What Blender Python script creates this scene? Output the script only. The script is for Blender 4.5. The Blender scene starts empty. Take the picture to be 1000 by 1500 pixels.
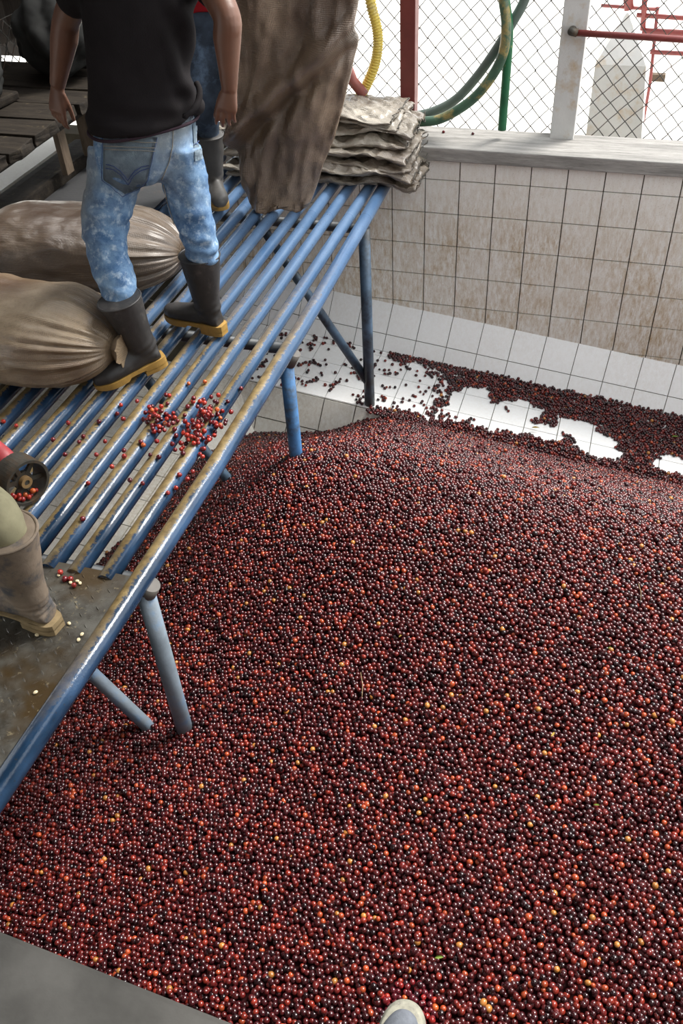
import bpy, bmesh, math, random
import numpy as np
from mathutils import Vector, Matrix, Euler, noise

random.seed(7); rng = np.random.default_rng(7)
SC = bpy.context.scene; COL = SC.collection
V = Vector

# ------------------------------------------------------------------ camera
F_PX = 1309.565
CAM = V((1.315, -5.012, 2.077))
WC = Matrix(((0.956, 0.290, -0.047), (0.162, -0.655, -0.738), (-0.245, 0.698, -0.673)))   # rows: right, down, forward
def ortho():
    f = V(WC[2]).normalized(); r = V(WC[0]); r = (r - f * r.dot(f)).normalized(); d = f.cross(r)
    return r, d, f
RT, DN, FW = ortho()
cd = bpy.data.cameras.new('camera'); cam = bpy.data.objects.new('camera', cd); COL.objects.link(cam)
cam.matrix_world = Matrix(((RT.x, -DN.x, -FW.x, CAM.x), (RT.y, -DN.y, -FW.y, CAM.y), (RT.z, -DN.z, -FW.z, CAM.z), (0, 0, 0, 1)))
cd.sensor_fit = 'HORIZONTAL'; cd.sensor_width = 24.0; cd.lens = F_PX * 24.0 / 1000.0; cd.clip_start = .05; cd.clip_end = 300
SC.camera = cam
def at(u, v, y):                        # point of the plane Y=y seen at a pixel
    d = RT * ((u - 500) / F_PX) + DN * ((v - 750) / F_PX) + FW
    return CAM + d * ((y - CAM.y) / d.y)
def depth(p): return (V(p) - CAM).dot(FW)
def project(p):
    q = V(p) - CAM; z = q.dot(FW); return 500 + F_PX * q.dot(RT) / z, 750 + F_PX * q.dot(DN) / z, z

# ------------------------------------------------------------------ light
w = bpy.data.worlds.new('world'); SC.world = w; w.use_nodes = True
nt = w.node_tree; nt.nodes.clear()
o = nt.nodes.new('ShaderNodeOutputWorld'); b = nt.nodes.new('ShaderNodeBackground')
b.inputs['Color'].default_value = (0.93, 0.97, 1.0, 1); b.inputs['Strength'].default_value = 1.15
nt.links.new(b.outputs[0], o.inputs[0])
sl = bpy.data.lights.new('sun', 'SUN'); sl.energy = 3.6; sl.angle = math.radians(22); sl.color = (1, .97, .92)
so = bpy.data.objects.new('sun', sl); COL.objects.link(so)
so.rotation_euler = V((-0.42, -0.44, -0.82)).to_track_quat('-Z', 'Y').to_euler()
SC.view_settings.view_transform = 'Standard'; SC.view_settings.look = 'None'
SC.view_settings.gamma = 1; SC.view_settings.use_curve_mapping = False; SC.view_settings.exposure = 1.0

# ------------------------------------------------------------------ helpers
def tag(o, label=None, cat=None, group=None, kind=None):
    if label: o['label'] = label
    if cat: o['category'] = cat
    if group: o['group'] = group
    if kind: o['kind'] = kind
    return o
def empty(name, loc=(0, 0, 0), label=None, cat=None, group=None, kind=None):
    o = bpy.data.objects.new(name, None); COL.objects.link(o); o.location = loc; o.empty_display_size = .1
    return tag(o, label, cat, group, kind)
def link(name, me, mat=None, parent=None, world=True):
    """link mesh (given in world coords) under a parent kept at its own place"""
    o = bpy.data.objects.new(name, me); COL.objects.link(o)
    if mat and not me.materials: me.materials.append(mat)
    if parent:
        o.parent = parent
        off = V((0, 0, 0)); q = parent
        while q: off += q.location; q = q.parent
        o.location = -off
    return o
def smooth(me):
    me.polygons.foreach_set('use_smooth', [len(p.vertices) < 5 for p in me.polygons]); return me
def from_bm(bm, sm=False):
    me = bpy.data.meshes.new('m'); bmesh.ops.recalc_face_normals(bm, faces=bm.faces); bm.to_mesh(me); bm.free()
    if sm: smooth(me)
    return me
def box_bm(bm, c, s, rot=None, bev=0.0):
    r = bmesh.ops.create_cube(bm, size=1.0); vs = r['verts']
    M = Matrix.Translation(V(c)) @ (rot.to_4x4() if rot else Matrix.Identity(4)) @ Matrix.Diagonal((s[0], s[1], s[2], 1))
    bmesh.ops.transform(bm, matrix=M, verts=vs)
    if bev:
        es = {e for v in vs for e in v.link_edges}
        bmesh.ops.bevel(bm, geom=list(es), offset=bev, segments=2, affect='EDGES', profile=.6)
    return vs
def box(name, c, s, mat, parent=None, rot=None, bev=.004):
    bm = bmesh.new(); box_bm(bm, c, s, rot, bev); return link(name, from_bm(bm), mat, parent)
def frame(d):
    d = d.normalized(); a = V((0, 0, 1)) if abs(d.z) < .9 else V((1, 0, 0))
    u = d.cross(a).normalized(); return u, d.cross(u).normalized()
def tube_bm(bm, pts, radii, n=12, cap=True, closed=False):
    pts = [V(p) for p in pts]
    if not hasattr(radii, '__len__'): radii = [radii] * len(pts)
    rings = []; u = None
    for i, p in enumerate(pts):
        t = (pts[min(i + 1, len(pts) - 1)] - pts[max(i - 1, 0)])
        if t.length < 1e-9: t = V((0, 0, 1))
        t.normalize()
        if u is None: u, w_ = frame(t)
        else: u = (u - t * u.dot(t)).normalized(); 
        w_ = t.cross(u)
        rings.append([bm.verts.new(p + (u * math.cos(2 * math.pi * k / n) + w_ * math.sin(2 * math.pi * k / n)) * radii[i]) for k in range(n)])
    for a, b_ in zip(rings, rings[1:]):
        for k in range(n): bm.faces.new((a[k], a[(k + 1) % n], b_[(k + 1) % n], b_[k]))
    if cap: bm.faces.new(rings[0][::-1]); bm.faces.new(rings[-1])
    return rings
def tube(name, pts, r, mat, parent=None, n=14, cap=True):
    bm = bmesh.new(); tube_bm(bm, pts, r, n, cap); return link(name, from_bm(bm, True), mat, parent)
def spline(ps, n=12):                   # Catmull-Rom
    ps = [V(p) for p in ps]; q = [ps[0] * 2 - ps[1]] + ps + [ps[-1] * 2 - ps[-2]]; out = []
    for i in range(1, len(q) - 2):
        for k in range(n):
            t = k / n; a, b_, c, d = q[i - 1], q[i], q[i + 1], q[i + 2]
            out.append(.5 * ((2 * b_) + (c - a) * t + (2 * a - 5 * b_ + 4 * c - d) * t * t + (3 * b_ - a - 3 * c + d) * t ** 3))
    out.append(ps[-1]); return out
def capsule_bm(bm, p0, p1, r0, r1, n=14, m=4):
    p0, p1 = V(p0), V(p1); d = (p1 - p0); L = d.length
    d = d / L if L > 1e-6 else V((0, 0, 1)); pts, rr = [], []
    for k in range(m + 1):
        a = math.pi / 2 * k / m; pts.append(p0 - d * r0 * math.cos(a)); rr.append(max(r0 * math.sin(a), r0 * .03))
    for k in range(m + 1):
        a = math.pi / 2 * (1 - k / m); pts.append(p1 + d * r1 * math.cos(a)); rr.append(max(r1 * math.sin(a), r1 * .03))
    tube_bm(bm, pts, rr, n)
def loft_bm(bm, rings, n=28):           # rings: (centre, axis_u*ru, axis_v*rv)
    R = []
    for c, u, v in rings:
        R.append([bm.verts.new(V(c) + V(u) * math.cos(2 * math.pi * k / n) + V(v) * math.sin(2 * math.pi * k / n)) for k in range(n)])
    for a, b_ in zip(R, R[1:]):
        for k in range(n): bm.faces.new((a[k], a[(k + 1) % n], b_[(k + 1) % n], b_[k]))
    bm.faces.new(R[0][::-1]); bm.faces.new(R[-1]); return R
def remesh(bm, voxel, it=6, disp=None):
    """one continuous skin from overlapping closed volumes"""
    me = bpy.data.meshes.new('t'); bmesh.ops.recalc_face_normals(bm, faces=bm.faces); bm.to_mesh(me); bm.free()
    o = bpy.data.objects.new('t', me); COL.objects.link(o)
    m = o.modifiers.new('r', 'REMESH'); m.mode = 'VOXEL'; m.voxel_size = voxel; m.use_smooth_shade = True
    s = o.modifiers.new('s', 'SMOOTH'); s.factor = .5; s.iterations = it
    dg = bpy.context.evaluated_depsgraph_get(); dg.update()
    r = bpy.data.meshes.new_from_object(o.evaluated_get(dg))
    bpy.data.objects.remove(o); bpy.data.meshes.remove(me); smooth(r)
    if disp:
        nn = [v.normal.copy() for v in r.vertices]
        for v, nrm in zip(r.vertices, nn): v.co += nrm * disp(v.co, nrm)
    return r
def fbm(p, s, o_=3): return noise.fractal(V(p) * s, 1.0, 2.0, o_)

# ------------------------------------------------------------------ materials
class NB:
    def __init__(s, name):
        s.m = bpy.data.materials.new(name); s.m.use_nodes = True; s.t = s.m.node_tree; s.t.nodes.clear()
        s.out = s.n('ShaderNodeOutputMaterial'); s.bs = s.n('ShaderNodeBsdfPrincipled'); s.l(s.bs.outputs[0], s.out.inputs[0])
        s.tc = s.n('ShaderNodeTexCoord').outputs['Object']
    def n(s, k, **kw):
        x = s.t.nodes.new(k)
        for a, v in kw.items(): setattr(x, a, v)
        return x
    def l(s, a, b_): s.t.links.new(a, b_)
    def set(s, i, v):
        if hasattr(v, 'links'): s.l(v, s.bs.inputs[i])
        else: s.bs.inputs[i].default_value = v if not isinstance(v, tuple) or len(v) == 4 else (*v, 1)
    def inp(s, sock, v):
        if hasattr(v, 'links'): s.l(v, sock)
        else: sock.default_value = (*v, 1) if isinstance(v, tuple) and len(v) == 3 and sock.type == 'RGBA' else v
    def noise(s, sc, det=4, ro=.6, vec=None, mapping=None):
        x = s.n('ShaderNodeTexNoise'); x.inputs['Scale'].default_value = sc; x.inputs['Detail'].default_value = det; x.inputs['Roughness'].default_value = ro
        v = vec or s.tc
        if mapping: mp = s.n('ShaderNodeMapping'); mp.inputs['Scale'].default_value = mapping; s.l(v, mp.inputs[0]); v = mp.outputs[0]
        s.l(v, x.inputs['Vector']); return x.outputs['Fac']
    def ramp(s, f, a, b_, c0=0.0, c1=1.0):
        x = s.n('ShaderNodeMapRange'); x.inputs[1].default_value = a; x.inputs[2].default_value = b_; x.inputs[3].default_value = c0; x.inputs[4].default_value = c1
        s.l(f, x.inputs[0]); return x.outputs[0]
    def mix(s, f, a, b_, mode='MIX'):
        x = s.n('ShaderNodeMix', data_type='RGBA', blend_type=mode); s.inp(x.inputs[0], f); s.inp(x.inputs[6], a); s.inp(x.inputs[7], b_); return x.outputs[2]
    def math(s, op, a, b_=0.0):
        x = s.n('ShaderNodeMath', operation=op); s.inp(x.inputs[0], a); s.inp(x.inputs[1], b_); return x.outputs[0]
    def bump(s, h, st=.3, d=.01):
        x = s.n('ShaderNodeBump'); x.inputs['Strength'].default_value = st; x.inputs['Distance'].default_value = d; s.l(h, x.inputs['Height']); s.l(x.outputs[0], s.bs.inputs['Normal'])
def simple(name, col, rough=.6, metal=0.0, var=.25, sc=12, bump=.0, dirt=None, dsc=3, da=.5, db=.7, bsc=60):
    m = NB(name); n1 = m.noise(sc)
    c = m.mix(m.ramp(n1, .3, .7), tuple(x * (1 - var) for x in col), tuple(min(1, x * (1 + var)) for x in col))
    if dirt: c = m.mix(m.ramp(m.noise(dsc, 6, .7), da, db), c, dirt)
    m.set('Base Color', c); m.set('Roughness', rough); m.set('Metallic', metal)
    if rough >= .8: m.set('Specular IOR Level', .12)
    if bump: m.bump(m.noise(bsc, 3), bump, .004)
    return m.m

def tile_mat(name, base, dirt, amt, rough=.35):
    m = NB(name); g = m.n('ShaderNodeNewGeometry').outputs['Position']
    st = m.noise(60, 4, .75, vec=g, mapping=(1.0, 1.0, .28))
    mp = m.noise(2.2, 4, .6, vec=g)
    sp = m.noise(160, 2, .6, vec=g)
    f = m.math('MULTIPLY', m.ramp(st, .36, .66), m.ramp(mp, .30, .62, amt * .35, amt))
    sepz = m.n('ShaderNodeSeparateXYZ'); m.l(g, sepz.inputs[0])
    f = m.math('MULTIPLY', f, m.ramp(sepz.outputs[2], .05, -.38, .25, 1.1))
    c = m.mix(f, base, dirt)
    c = m.mix(m.ramp(sp, .60, .72, 0, .35 * amt), c, tuple(x * .55 for x in dirt))
    m.set('Base Color', c); m.set('Roughness', m.ramp(st, .3, .7, rough, rough + .3)); return m
mt = tile_mat('tile_wall', (.93, .91, .86), (.52, .37, .19), .85)
M_TWALL = mt.m
# the wall tiles are stained mostly in a band below the top two rows
_g = mt.n('ShaderNodeNewGeometry').outputs['Position']; _s = mt.n('ShaderNodeSeparateXYZ'); mt.l(_g, _s.inputs[0])
M_TFLOOR = tile_mat('tile_floor', (.94, .94, .93), (.55, .45, .33), .18, .3).m
M_TPIT = tile_mat('tile_pit', (.74, .72, .66), (.42, .33, .22), .6, .4).m
M_GROUT = simple('grout', (.10, .085, .06), .9)
M_CONC = simple('concrete_ledge', (.062, .060, .056), .85, var=.3, sc=5, bump=.35, dirt=(.065, .06, .055), dsc=4, bsc=25)
M_CONCW = simple('concrete_painted', (.60, .59, .57), .8, var=.06, sc=8, bump=.3, dirt=(.50, .38, .25), dsc=9, da=.52, db=.75)
M_GROUND = simple('ground_outside', (.75, .73, .68), .9, var=.1, sc=3, dirt=(.5, .5, .33), dsc=2, da=.62, db=.75)
M_RED = simple('red_paint', (.16, .035, .032), .45, var=.15, sc=10, dirt=(.12, .05, .04), dsc=20, da=.68, db=.75)
M_REDR = simple('red_rail_paint', (.2, .035, .03), .45, var=.15, sc=10, dirt=(.25, .12, .06), dsc=12, da=.6, db=.75)
M_WIRE = simple('galvanised_wire', (.06, .055, .05), .6, .1, dirt=(.16, .08, .05), dsc=6)
M_RUBBER = simple('black_rubber', (.032, .030, .030), .48, var=.25, sc=9, bump=.15, dirt=(.10, .09, .08), dsc=14, da=.55, db=.8)
M_SOLE = simple('ochre_sole', (.36, .21, .05), .6, var=.25, sc=18, dirt=(.15, .10, .05), dsc=30, da=.6, db=.7)
M_MUDBOOT = simple('muddy_rubber', (.21, .165, .125), .8, var=.25, sc=9, bump=.35, dirt=(.085, .085, .09), dsc=11, da=.5, db=.66)
M_MUDSOLE = simple('muddy_sole', (.27, .20, .11), .8, var=.3, sc=20, dirt=(.2, .14, .08), dsc=40, da=.6, db=.7)
M_SKIN = simple('skin', (.15, .068, .042), .45, var=.18, sc=7, bump=.08, bsc=150)
M_SHIRT = simple('black_cotton', (.013, .011, .012), .85, var=.2, sc=10, bump=.25, bsc=220)
M_REDSH = simple('red_cotton', (.25, .01, .015), .85, var=.2, sc=10)
M_OLIVE = simple('olive_canvas', (.27, .25, .16), .85, var=.2, sc=10, bump=.2, dirt=(.16, .13, .08), dsc=9)
M_DARKJ = simple('dark_denim', (.045, .06, .085), .85, var=.4, sc=9, bump=.2, dirt=(.13, .19, .28), dsc=6, da=.55, db=.75, bsc=200)
M_IRON = simple('cast_iron', (.07, .065, .055), .6, .5, var=.4, sc=15, bump=.3, dirt=(.12, .07, .035), dsc=12)
M_YHOSE = simple('yellow_hose', (.72, .55, .10), .4, var=.1, sc=6, dirt=(.45, .38, .2), dsc=8)
M_GHOSE = simple('green_hose', (.055, .12, .075), .4, var=.3, sc=9, dirt=(.32, .25, .09), dsc=7, da=.52, db=.62)
M_GHOSE2 = simple('green_hose_bright', (.02, .14, .06), .4, var=.25, sc=9, dirt=(.4, .33, .12), dsc=9, da=.6, db=.68)
M_GREYHOSE = simple('grey_green_hose', (.12, .16, .14), .45, var=.2, sc=9)
M_WOODG = None
def wood(name, a, b_, sc=3, ax=(1, 12, 12), rough=.8, spots=None):
    m = NB(name); n1 = m.noise(sc, 6, .65, mapping=ax); n2 = m.noise(sc * 5, 4, .7, mapping=ax)
    c = m.mix(m.ramp(n1, .35, .65), a, b_); c = m.mix(m.ramp(n2, .5, .75, 0, .7), c, tuple(x * .45 for x in a))
    if spots: c = m.mix(m.ramp(m.noise(18, 5, .7), .60, .70), c, spots)
    m.set('Base Color', c); m.set('Roughness', rough); m.set('Specular IOR Level', .15); m.bump(n2, .5, .006); return m.m
M_BEAM = wood('weathered_timber', (.24, .23, .215), (.42, .40, .375), 2.5)
M_DECK = wood('dark_planks', (.014, .011, .009), (.034, .027, .02), 3, (1, 9, 9), .75, (.07, .055, .035))
M_DARKW = wood('backdrop_boards', (.02, .017, .015), (.045, .036, .03), 3, (9, 9, 1), .8)  # dark tone of the board wall added as a backdrop
M_BLOCK = wood('brown_timber', (.09, .065, .045), (.14, .105, .075), 3, (8, 8, 1), .8)

def pipe_mat():
    m = NB('blue_pipe'); g = m.n('ShaderNodeNewGeometry'); P = g.outputs['Position']; N = g.outputs['Normal']
    sp = m.n('ShaderNodeSeparateXYZ'); m.l(P, sp.inputs[0]); sn = m.n('ShaderNodeSeparateXYZ'); m.l(N, sn.inputs[0])
    n1 = m.noise(7, 4, .6, vec=P, mapping=(1, .35, 1)); fine = m.noise(90, 3, .7, vec=P)
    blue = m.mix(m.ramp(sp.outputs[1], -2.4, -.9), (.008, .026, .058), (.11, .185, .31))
    blue = m.mix(m.ramp(n1, .4, .7), blue, (.05, .11, .22))
    blue = m.mix(m.ramp(fine, .62, .70, 0, .8), blue, (.035, .035, .04))
    # mud wiped on by boots: top-left flank of the pipes, thickest where the men walk
    reach = m.math('MULTIPLY', m.ramp(sp.outputs[1], -1.2, -2.2), m.ramp(sp.outputs[1], -4.0, -3.5))
    flank = m.math('ADD', m.math('MULTIPLY', sn.outputs[0], -1.0), m.math('MULTIPLY', sn.outputs[2], .35))
    f = m.math('ADD', flank, m.math('MULTIPLY', m.math('SUBTRACT', n1, .5), 1.9))
    f = m.math('ADD', f, m.math('MULTIPLY', m.math('SUBTRACT', fine, .5), 1.3))
    f = m.math('MULTIPLY', m.ramp(f, -.15, .2), reach)
    mud = m.mix(m.ramp(m.noise(25, 5, .7, vec=P), .35, .65), (.095, .062, .022), (.25, .18, .075))
    m.set('Base Color', m.mix(f, blue, mud))
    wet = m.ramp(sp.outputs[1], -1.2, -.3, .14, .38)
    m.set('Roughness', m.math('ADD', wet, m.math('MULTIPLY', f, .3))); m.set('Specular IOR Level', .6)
    m.bump(m.noise(140, 3, .7, vec=P), .35, .002); return m.m
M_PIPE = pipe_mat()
M_LEG = simple('blue_leg_paint', (.085, .14, .21), .42, var=.4, sc=6, bump=.25, dirt=(.028, .03, .033), dsc=5, da=.42, db=.62, bsc=90)
M_LEGB = simple('bright_blue_leg_paint', (.06, .17, .36), .42, var=.4, sc=6, bump=.25, dirt=(.05, .06, .07), dsc=9, da=.5, db=.66, bsc=90)
M_LEGG = simple('greyed_leg_paint', (.19, .23, .27), .5, var=.3, sc=6, bump=.25, dirt=(.11, .21, .36), dsc=6, da=.5, db=.66, bsc=90)
M_DARKSTEEL = simple('dark_steel', (.03, .035, .04), .5, var=.3, sc=8)
def plate_mat():
    m = NB('checker_plate'); n1 = m.noise(9, 6, .7); n2 = m.noise(3.5, 4, .6); n3 = m.noise(40, 4, .7)
    c = m.mix(m.ramp(n1, .4, .62), (.05, .043, .034), (.12, .115, .10)); c = m.mix(m.ramp(n2, .45, .6), c, (.06, .038, .016))
    c = m.mix(m.ramp(n3, .62, .70, 0, .7), c, (.28, .23, .14)); m.set('Base Color', c); m.set('Roughness', m.ramp(n1, .3, .7, .22, .55)); m.set('Metallic', .25)
    m.bump(n3, .4, .003); return m.m
M_PLATE = plate_mat()
M_SHEET = simple('wet_sheet_steel', (.045, .045, .047), .5, .2, var=.2, sc=5, bump=.2, dirt=(.20, .12, .06), dsc=1.6, da=.55, db=.7)

def burlap(name, lo, hi, wet, rough0, rough1, uvs=(190, 90)):
    m = NB(name); uv = m.n('ShaderNodeUVMap').outputs[0]
    def wave(rx, sc):
        mp = m.n('ShaderNodeMapping'); mp.inputs['Rotation'].default_value = (0, 0, rx); m.l(uv, mp.inputs[0])
        x = m.n('ShaderNodeTexWave', bands_direction='X'); x.inputs['Scale'].default_value = sc; x.inputs['Distortion'].default_value = 1.2; x.inputs['Detail'].default_value = 2; x.inputs['Detail Scale'].default_value = 3
        m.l(mp.outputs[0], x.inputs[0]); return x.outputs['Fac']
    h = m.math('ADD', wave(0, uvs[0]), wave(math.pi / 2, uvs[1]))
    n1 = m.noise(5, 5, .65); n2 = m.noise(1.9, 3, .5); n3 = m.noise(70, 3, .7)
    c = m.mix(m.ramp(n1, .3, .7), lo, hi); c = m.mix(m.ramp(n2, .40, .62), c, wet)
    c = m.mix(m.ramp(h, .2, 1.0, .38, 0), c, tuple(x * .3 for x in lo)); c = m.mix(m.ramp(n3, .5, .8, 0, .5), c, tuple(x * .4 for x in lo))
    m.set('Base Color', c); m.set('Roughness', m.ramp(n2, .35, .65, rough1, rough0)); m.set('Specular IOR Level', .7)
    m.set('Coat Weight', .45); m.set('Coat Roughness', .28)
    m.bump(m.math('ADD', h, n3), .45, .003); return m.m
M_SACK1 = burlap('wet_burlap_tan', (.20, .135, .075), (.42, .32, .21), (.11, .055, .022), .34, .5, (58, 42))
M_SACK2 = burlap('wet_burlap_brown', (.09, .06, .038), (.16, .115, .075), (.055, .03, .016), .3, .42, (58, 42))
M_SACKH = burlap('damp_burlap', (.20, .13, .08), (.42, .30, .20), (.11, .065, .038), .36, .55, (58, 42))
M_SACKP = burlap('creased_burlap', (.20, .165, .12), (.40, .35, .28), (.16, .12, .085), .3, .5, (58, 42))
def crinkle(mat, sc, ax, st, d):
    t = mat.node_tree; bs = next(n for n in t.nodes if n.type == 'BSDF_PRINCIPLED'); old = bs.inputs['Normal'].links[0].from_node
    tc = t.nodes.new('ShaderNodeTexCoord'); mp = t.nodes.new('ShaderNodeMapping'); mp.inputs['Scale'].default_value = ax; t.links.new(tc.outputs['Object'], mp.inputs[0])
    n = t.nodes.new('ShaderNodeTexNoise'); n.noise_type = 'RIDGED_MULTIFRACTAL'; n.inputs['Scale'].default_value = sc; n.inputs['Detail'].default_value = 4; n.inputs['Distortion'].default_value = .8; t.links.new(mp.outputs[0], n.inputs['Vector'])
    b_ = t.nodes.new('ShaderNodeBump'); b_.inputs['Strength'].default_value = st; b_.inputs['Distance'].default_value = d; t.links.new(n.outputs['Fac'], b_.inputs['Height']); t.links.new(b_.outputs[0], old.inputs['Normal'])
crinkle(M_SACKP, 6, (1.3, 2.6, 2.6), .8, .022); crinkle(M_SACKH, 4.5, (2.6, 2.6, .8), .5, .02); crinkle(M_SACK1, 7, (.8, 2, 2), .25, .012); crinkle(M_SACK2, 7, (.8, 2, 2), .25, .012)
M_SACKD = simple('grey_tarpaulin', (.022, .022, .021), .8, var=.3, sc=4, bump=.3, bsc=20)

def jeans_mat():
    m = NB('acid_wash_denim'); n1 = m.noise(11, 6, .75); n2 = m.noise(3.2, 3, .5); n3 = m.noise(28, 5, .7)
    c = m.mix(m.ramp(n1, .38, .62), (.05, .12, .25), (.18, .30, .46)); c = m.mix(m.ramp(n3, .52, .68, 0, .85), c, (.42, .52, .62))
    g = m.n('ShaderNodeNewGeometry'); sp = m.n('ShaderNodeSeparateXYZ'); m.l(g.outputs['Position'], sp.inputs[0])
    seat = m.math('MULTIPLY', m.ramp(sp.outputs[2], .62, .85), m.ramp(n2, .42, .62)); c = m.mix(m.math('MULTIPLY', seat, .6), c, (.27, .27, .23))
    side = m.math('MULTIPLY', m.ramp(sp.outputs[0], -.55, -.68), m.ramp(sp.outputs[2], .45, .7)); c = m.mix(m.math('MULTIPLY', side, .75), c, (.16, .15, .12))
    m.set('Base Color', c); m.set('Roughness', .85); m.bump(m.noise(300, 2, .6), .4, .002); return m.m
M_JEANS = jeans_mat()
M_SEAM = simple('seam_thread', (.30, .27, .22), .8)
M_NAVY = simple('navy_thread', (.02, .045, .16), .7)
M_POCKET = simple('pocket_denim', (.25, .32, .38), .85, var=.25, sc=14, bump=.3, dirt=(.38, .46, .54), dsc=24, da=.5, db=.7, bsc=250)

def cherry_mat(name, col=None):
    m = NB(name)
    if col is None:
        a = m.n('ShaderNodeAttribute', attribute_type='INSTANCER', attribute_name='col'); c = a.outputs['Color']
    else: c = m.mix(m.ramp(m.noise(70, 2), .35, .65), col, tuple(x * .6 for x in col))
    m.set('Base Color', c); m.set('Roughness', .17); m.set('Specular IOR Level', .6); return m.m
M_CHERRY = cherry_mat('cherry_skin')
CH_COLS = [(.16, .012, .016), (.30, .02, .018), (.45, .035, .02), (.09, .008, .014), (.60, .12, .03), (.035, .008, .012)]
M_CH = [cherry_mat('cherry_%s' % n_, c) for n_, c in zip(('wine', 'red', 'scarlet', 'maroon', 'orange', 'black'), CH_COLS)]
M_BEAN = simple('parchment_bean', (.72, .60, .38), .5, var=.15, sc=40)
M_UNDER = simple('cherry_bed', (.025, .004, .005), .8, var=.4, sc=60)
M_LEAF = simple('leaf_green', (.25, .36, .06), .5, var=.3, sc=30); M_LEAFY = simple('leaf_yellow', (.55, .40, .08), .5, var=.3, sc=30)
M_TWIG = simple('twig', (.35, .25, .14), .8)
M_SHOER = simple('shoe_rubber', (.27, .26, .21), .85, var=.2, sc=40, dirt=(.16, .15, .13), dsc=60, da=.5, db=.7)
M_SHOEC = simple('shoe_canvas', (.13, .14, .16), .85, var=.2, sc=50, bump=.3, bsc=400)
M_ROOF = simple('unseen_roof_sheet', (.16, .15, .14), .7, var=.2, sc=3)
M_DIMWALL = simple('unseen_shade_wall', (.22, .20, .17), .85, var=.2, sc=3)

# ------------------------------------------------------------------ structure: tank of tiles
SLP = -.1145
def clip(poly, a, b_, c):               # keep a*x+b*y+c >= 0
    out = []
    for i in range(len(poly)):
        p, q = poly[i], poly[(i + 1) % len(poly)]; dp = a * p[0] + b_ * p[1] + c; dq = a * q[0] + b_ * q[1] + c
        if dp >= 0: out.append(p)
        if (dp >= 0) != (dq >= 0): t = dp / (dp - dq); out.append((p[0] + (q[0] - p[0]) * t, p[1] + (q[1] - p[1]) * t))
    return out
def prism(poly, h=.008):
    bm = bmesh.new(); lo = [bm.verts.new((x, y, 0)) for x, y in poly]; ins = .0012
    cx = sum(p[0] for p in poly) / len(poly); cy = sum(p[1] for p in poly) / len(poly)
    hi = [bm.verts.new((x + (cx - x) * ins * 10, y + (cy - y) * ins * 10, h)) for x, y in poly]
    bm.faces.new(hi); n = len(poly)
    for i in range(n): bm.faces.new((lo[i], lo[(i + 1) % n], hi[(i + 1) % n], hi[i]))
    return from_bm(bm)
def tiles(parent, O, U, Vv, cols, rows, mat, gap=.005, clips=(), S=.2, shear=0.0):
    """cells (i..i+1)*S along U, (j..j+1)*S along Vv; polygons clipped by half planes in (u,v)"""
    O, U, Vv = V(O), V(U).normalized(), V(Vv).normalized(); N = U.cross(Vv)
    if N.z < 0 or (abs(N.z) < .01 and N.y > 0): N = -N
    full = None
    for j0, j1 in rows:
        for i in cols:
            x0, x1 = i * S + gap / 2, (i + 1) * S - gap / 2; y0, y1 = j0 * S + gap / 2, j1 * S - gap / 2
            base = [(x0, y0), (x1, y0), (x1, y1), (x0, y1)]; poly = base
            for c in clips: 
                poly = clip(poly, *c)
                if len(poly) < 3: break
            if len(poly) < 3: continue
            ar = abs(sum(poly[k][0] * poly[(k + 1) % len(poly)][1] - poly[(k + 1) % len(poly)][0] * poly[k][1] for k in range(len(poly)))) / 2
            if ar < 6e-5: continue
            isfull = poly == base and abs(j1 - j0 - 1) < 1e-6
            org = (x0, y0)
            if isfull and full: me = full
            else:
                me = prism([(p[0] - org[0], p[1] - org[1]) for p in poly]); me.materials.append(mat)
                if isfull: full = me
            o = bpy.data.objects.new('tile', me); COL.objects.link(o); o.parent = parent
            p = O + U * org[0] + Vv * org[1] + N * (random.random() * .0012)
            o.matrix_local = Matrix(((U.x, Vv.x, N.x, p.x), (U.y, Vv.y, N.y, p.y), (U.z, Vv.z, N.z, p.z), (0, 0, 0, 1)))
def quad(name, pts, mat, kind=None, th=.12, parent=None):
    """slab below/behind a quad, th thick"""
    bm = bmesh.new(); P = [V(p) for p in pts]; n = (P[1] - P[0]).cross(P[2] - P[1]).normalized()
    a = [bm.verts.new(p) for p in P]; c = [bm.verts.new(p - n * th) for p in P]
    bm.faces.new(a); bm.faces.new(c[::-1])
    for i in range(len(P)): bm.faces.new((a[i], c[i], c[(i + 1) % len(P)], a[(i + 1) % len(P)]))
    o = link(name, from_bm(bm), mat, parent)
    if kind: o['kind'] = kind
    return o
XL, XR = -2.2, 3.4
def zb(x): return -.832 + SLP * x         # foot of the back wall
def zf(x): return -1.098 + SLP * x        # the tiled floor ledge
wall_back = box('wall_back', ((XL + XR) / 2, .075, -.68), (XR - XL, .15, 1.6), M_GROUT, bev=0); wall_back['kind'] = 'structure'
wall_back.location = (0, 0, 0)
tiles(wall_back, (0, -.0, 0), (1, 0, 0), (0, 0, -1), range(-6, 13), [(-1, 0), (0, 1), (1, 2), (2, 3), (3, 4), (4, 5), (5, 6), (6, 7)], M_TWALL,
      clips=[(0, 1, .115), (-SLP, -1, .832)])
U2 = V((1, 0, SLP)); V2 = V((-.019, -.11, -.167)).normalized(); LS = .313
curb = quad('baseboard_back', [V((XL, 0, zb(XL))) , V((XL, 0, zb(XL))) + V2 * LS, V((XR, 0, zb(XR))) + V2 * LS, V((XR, 0, zb(XR)))], M_GROUT, 'structure', .1)
tiles(curb, (0, 0, -.832), U2, V2, range(-6, 14), [(0, 1), (1, 1.55)], M_TFLOOR, gap=.003)
YF, YE = -.175, -.79
XP = -.8
floor = quad('floor', [(XL, YF, zf(XL)), (XL, YE, zf(XL)), (XR, YE, zf(XR)), (XR, YF, zf(XR))], M_GROUT, 'structure', .1)
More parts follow.
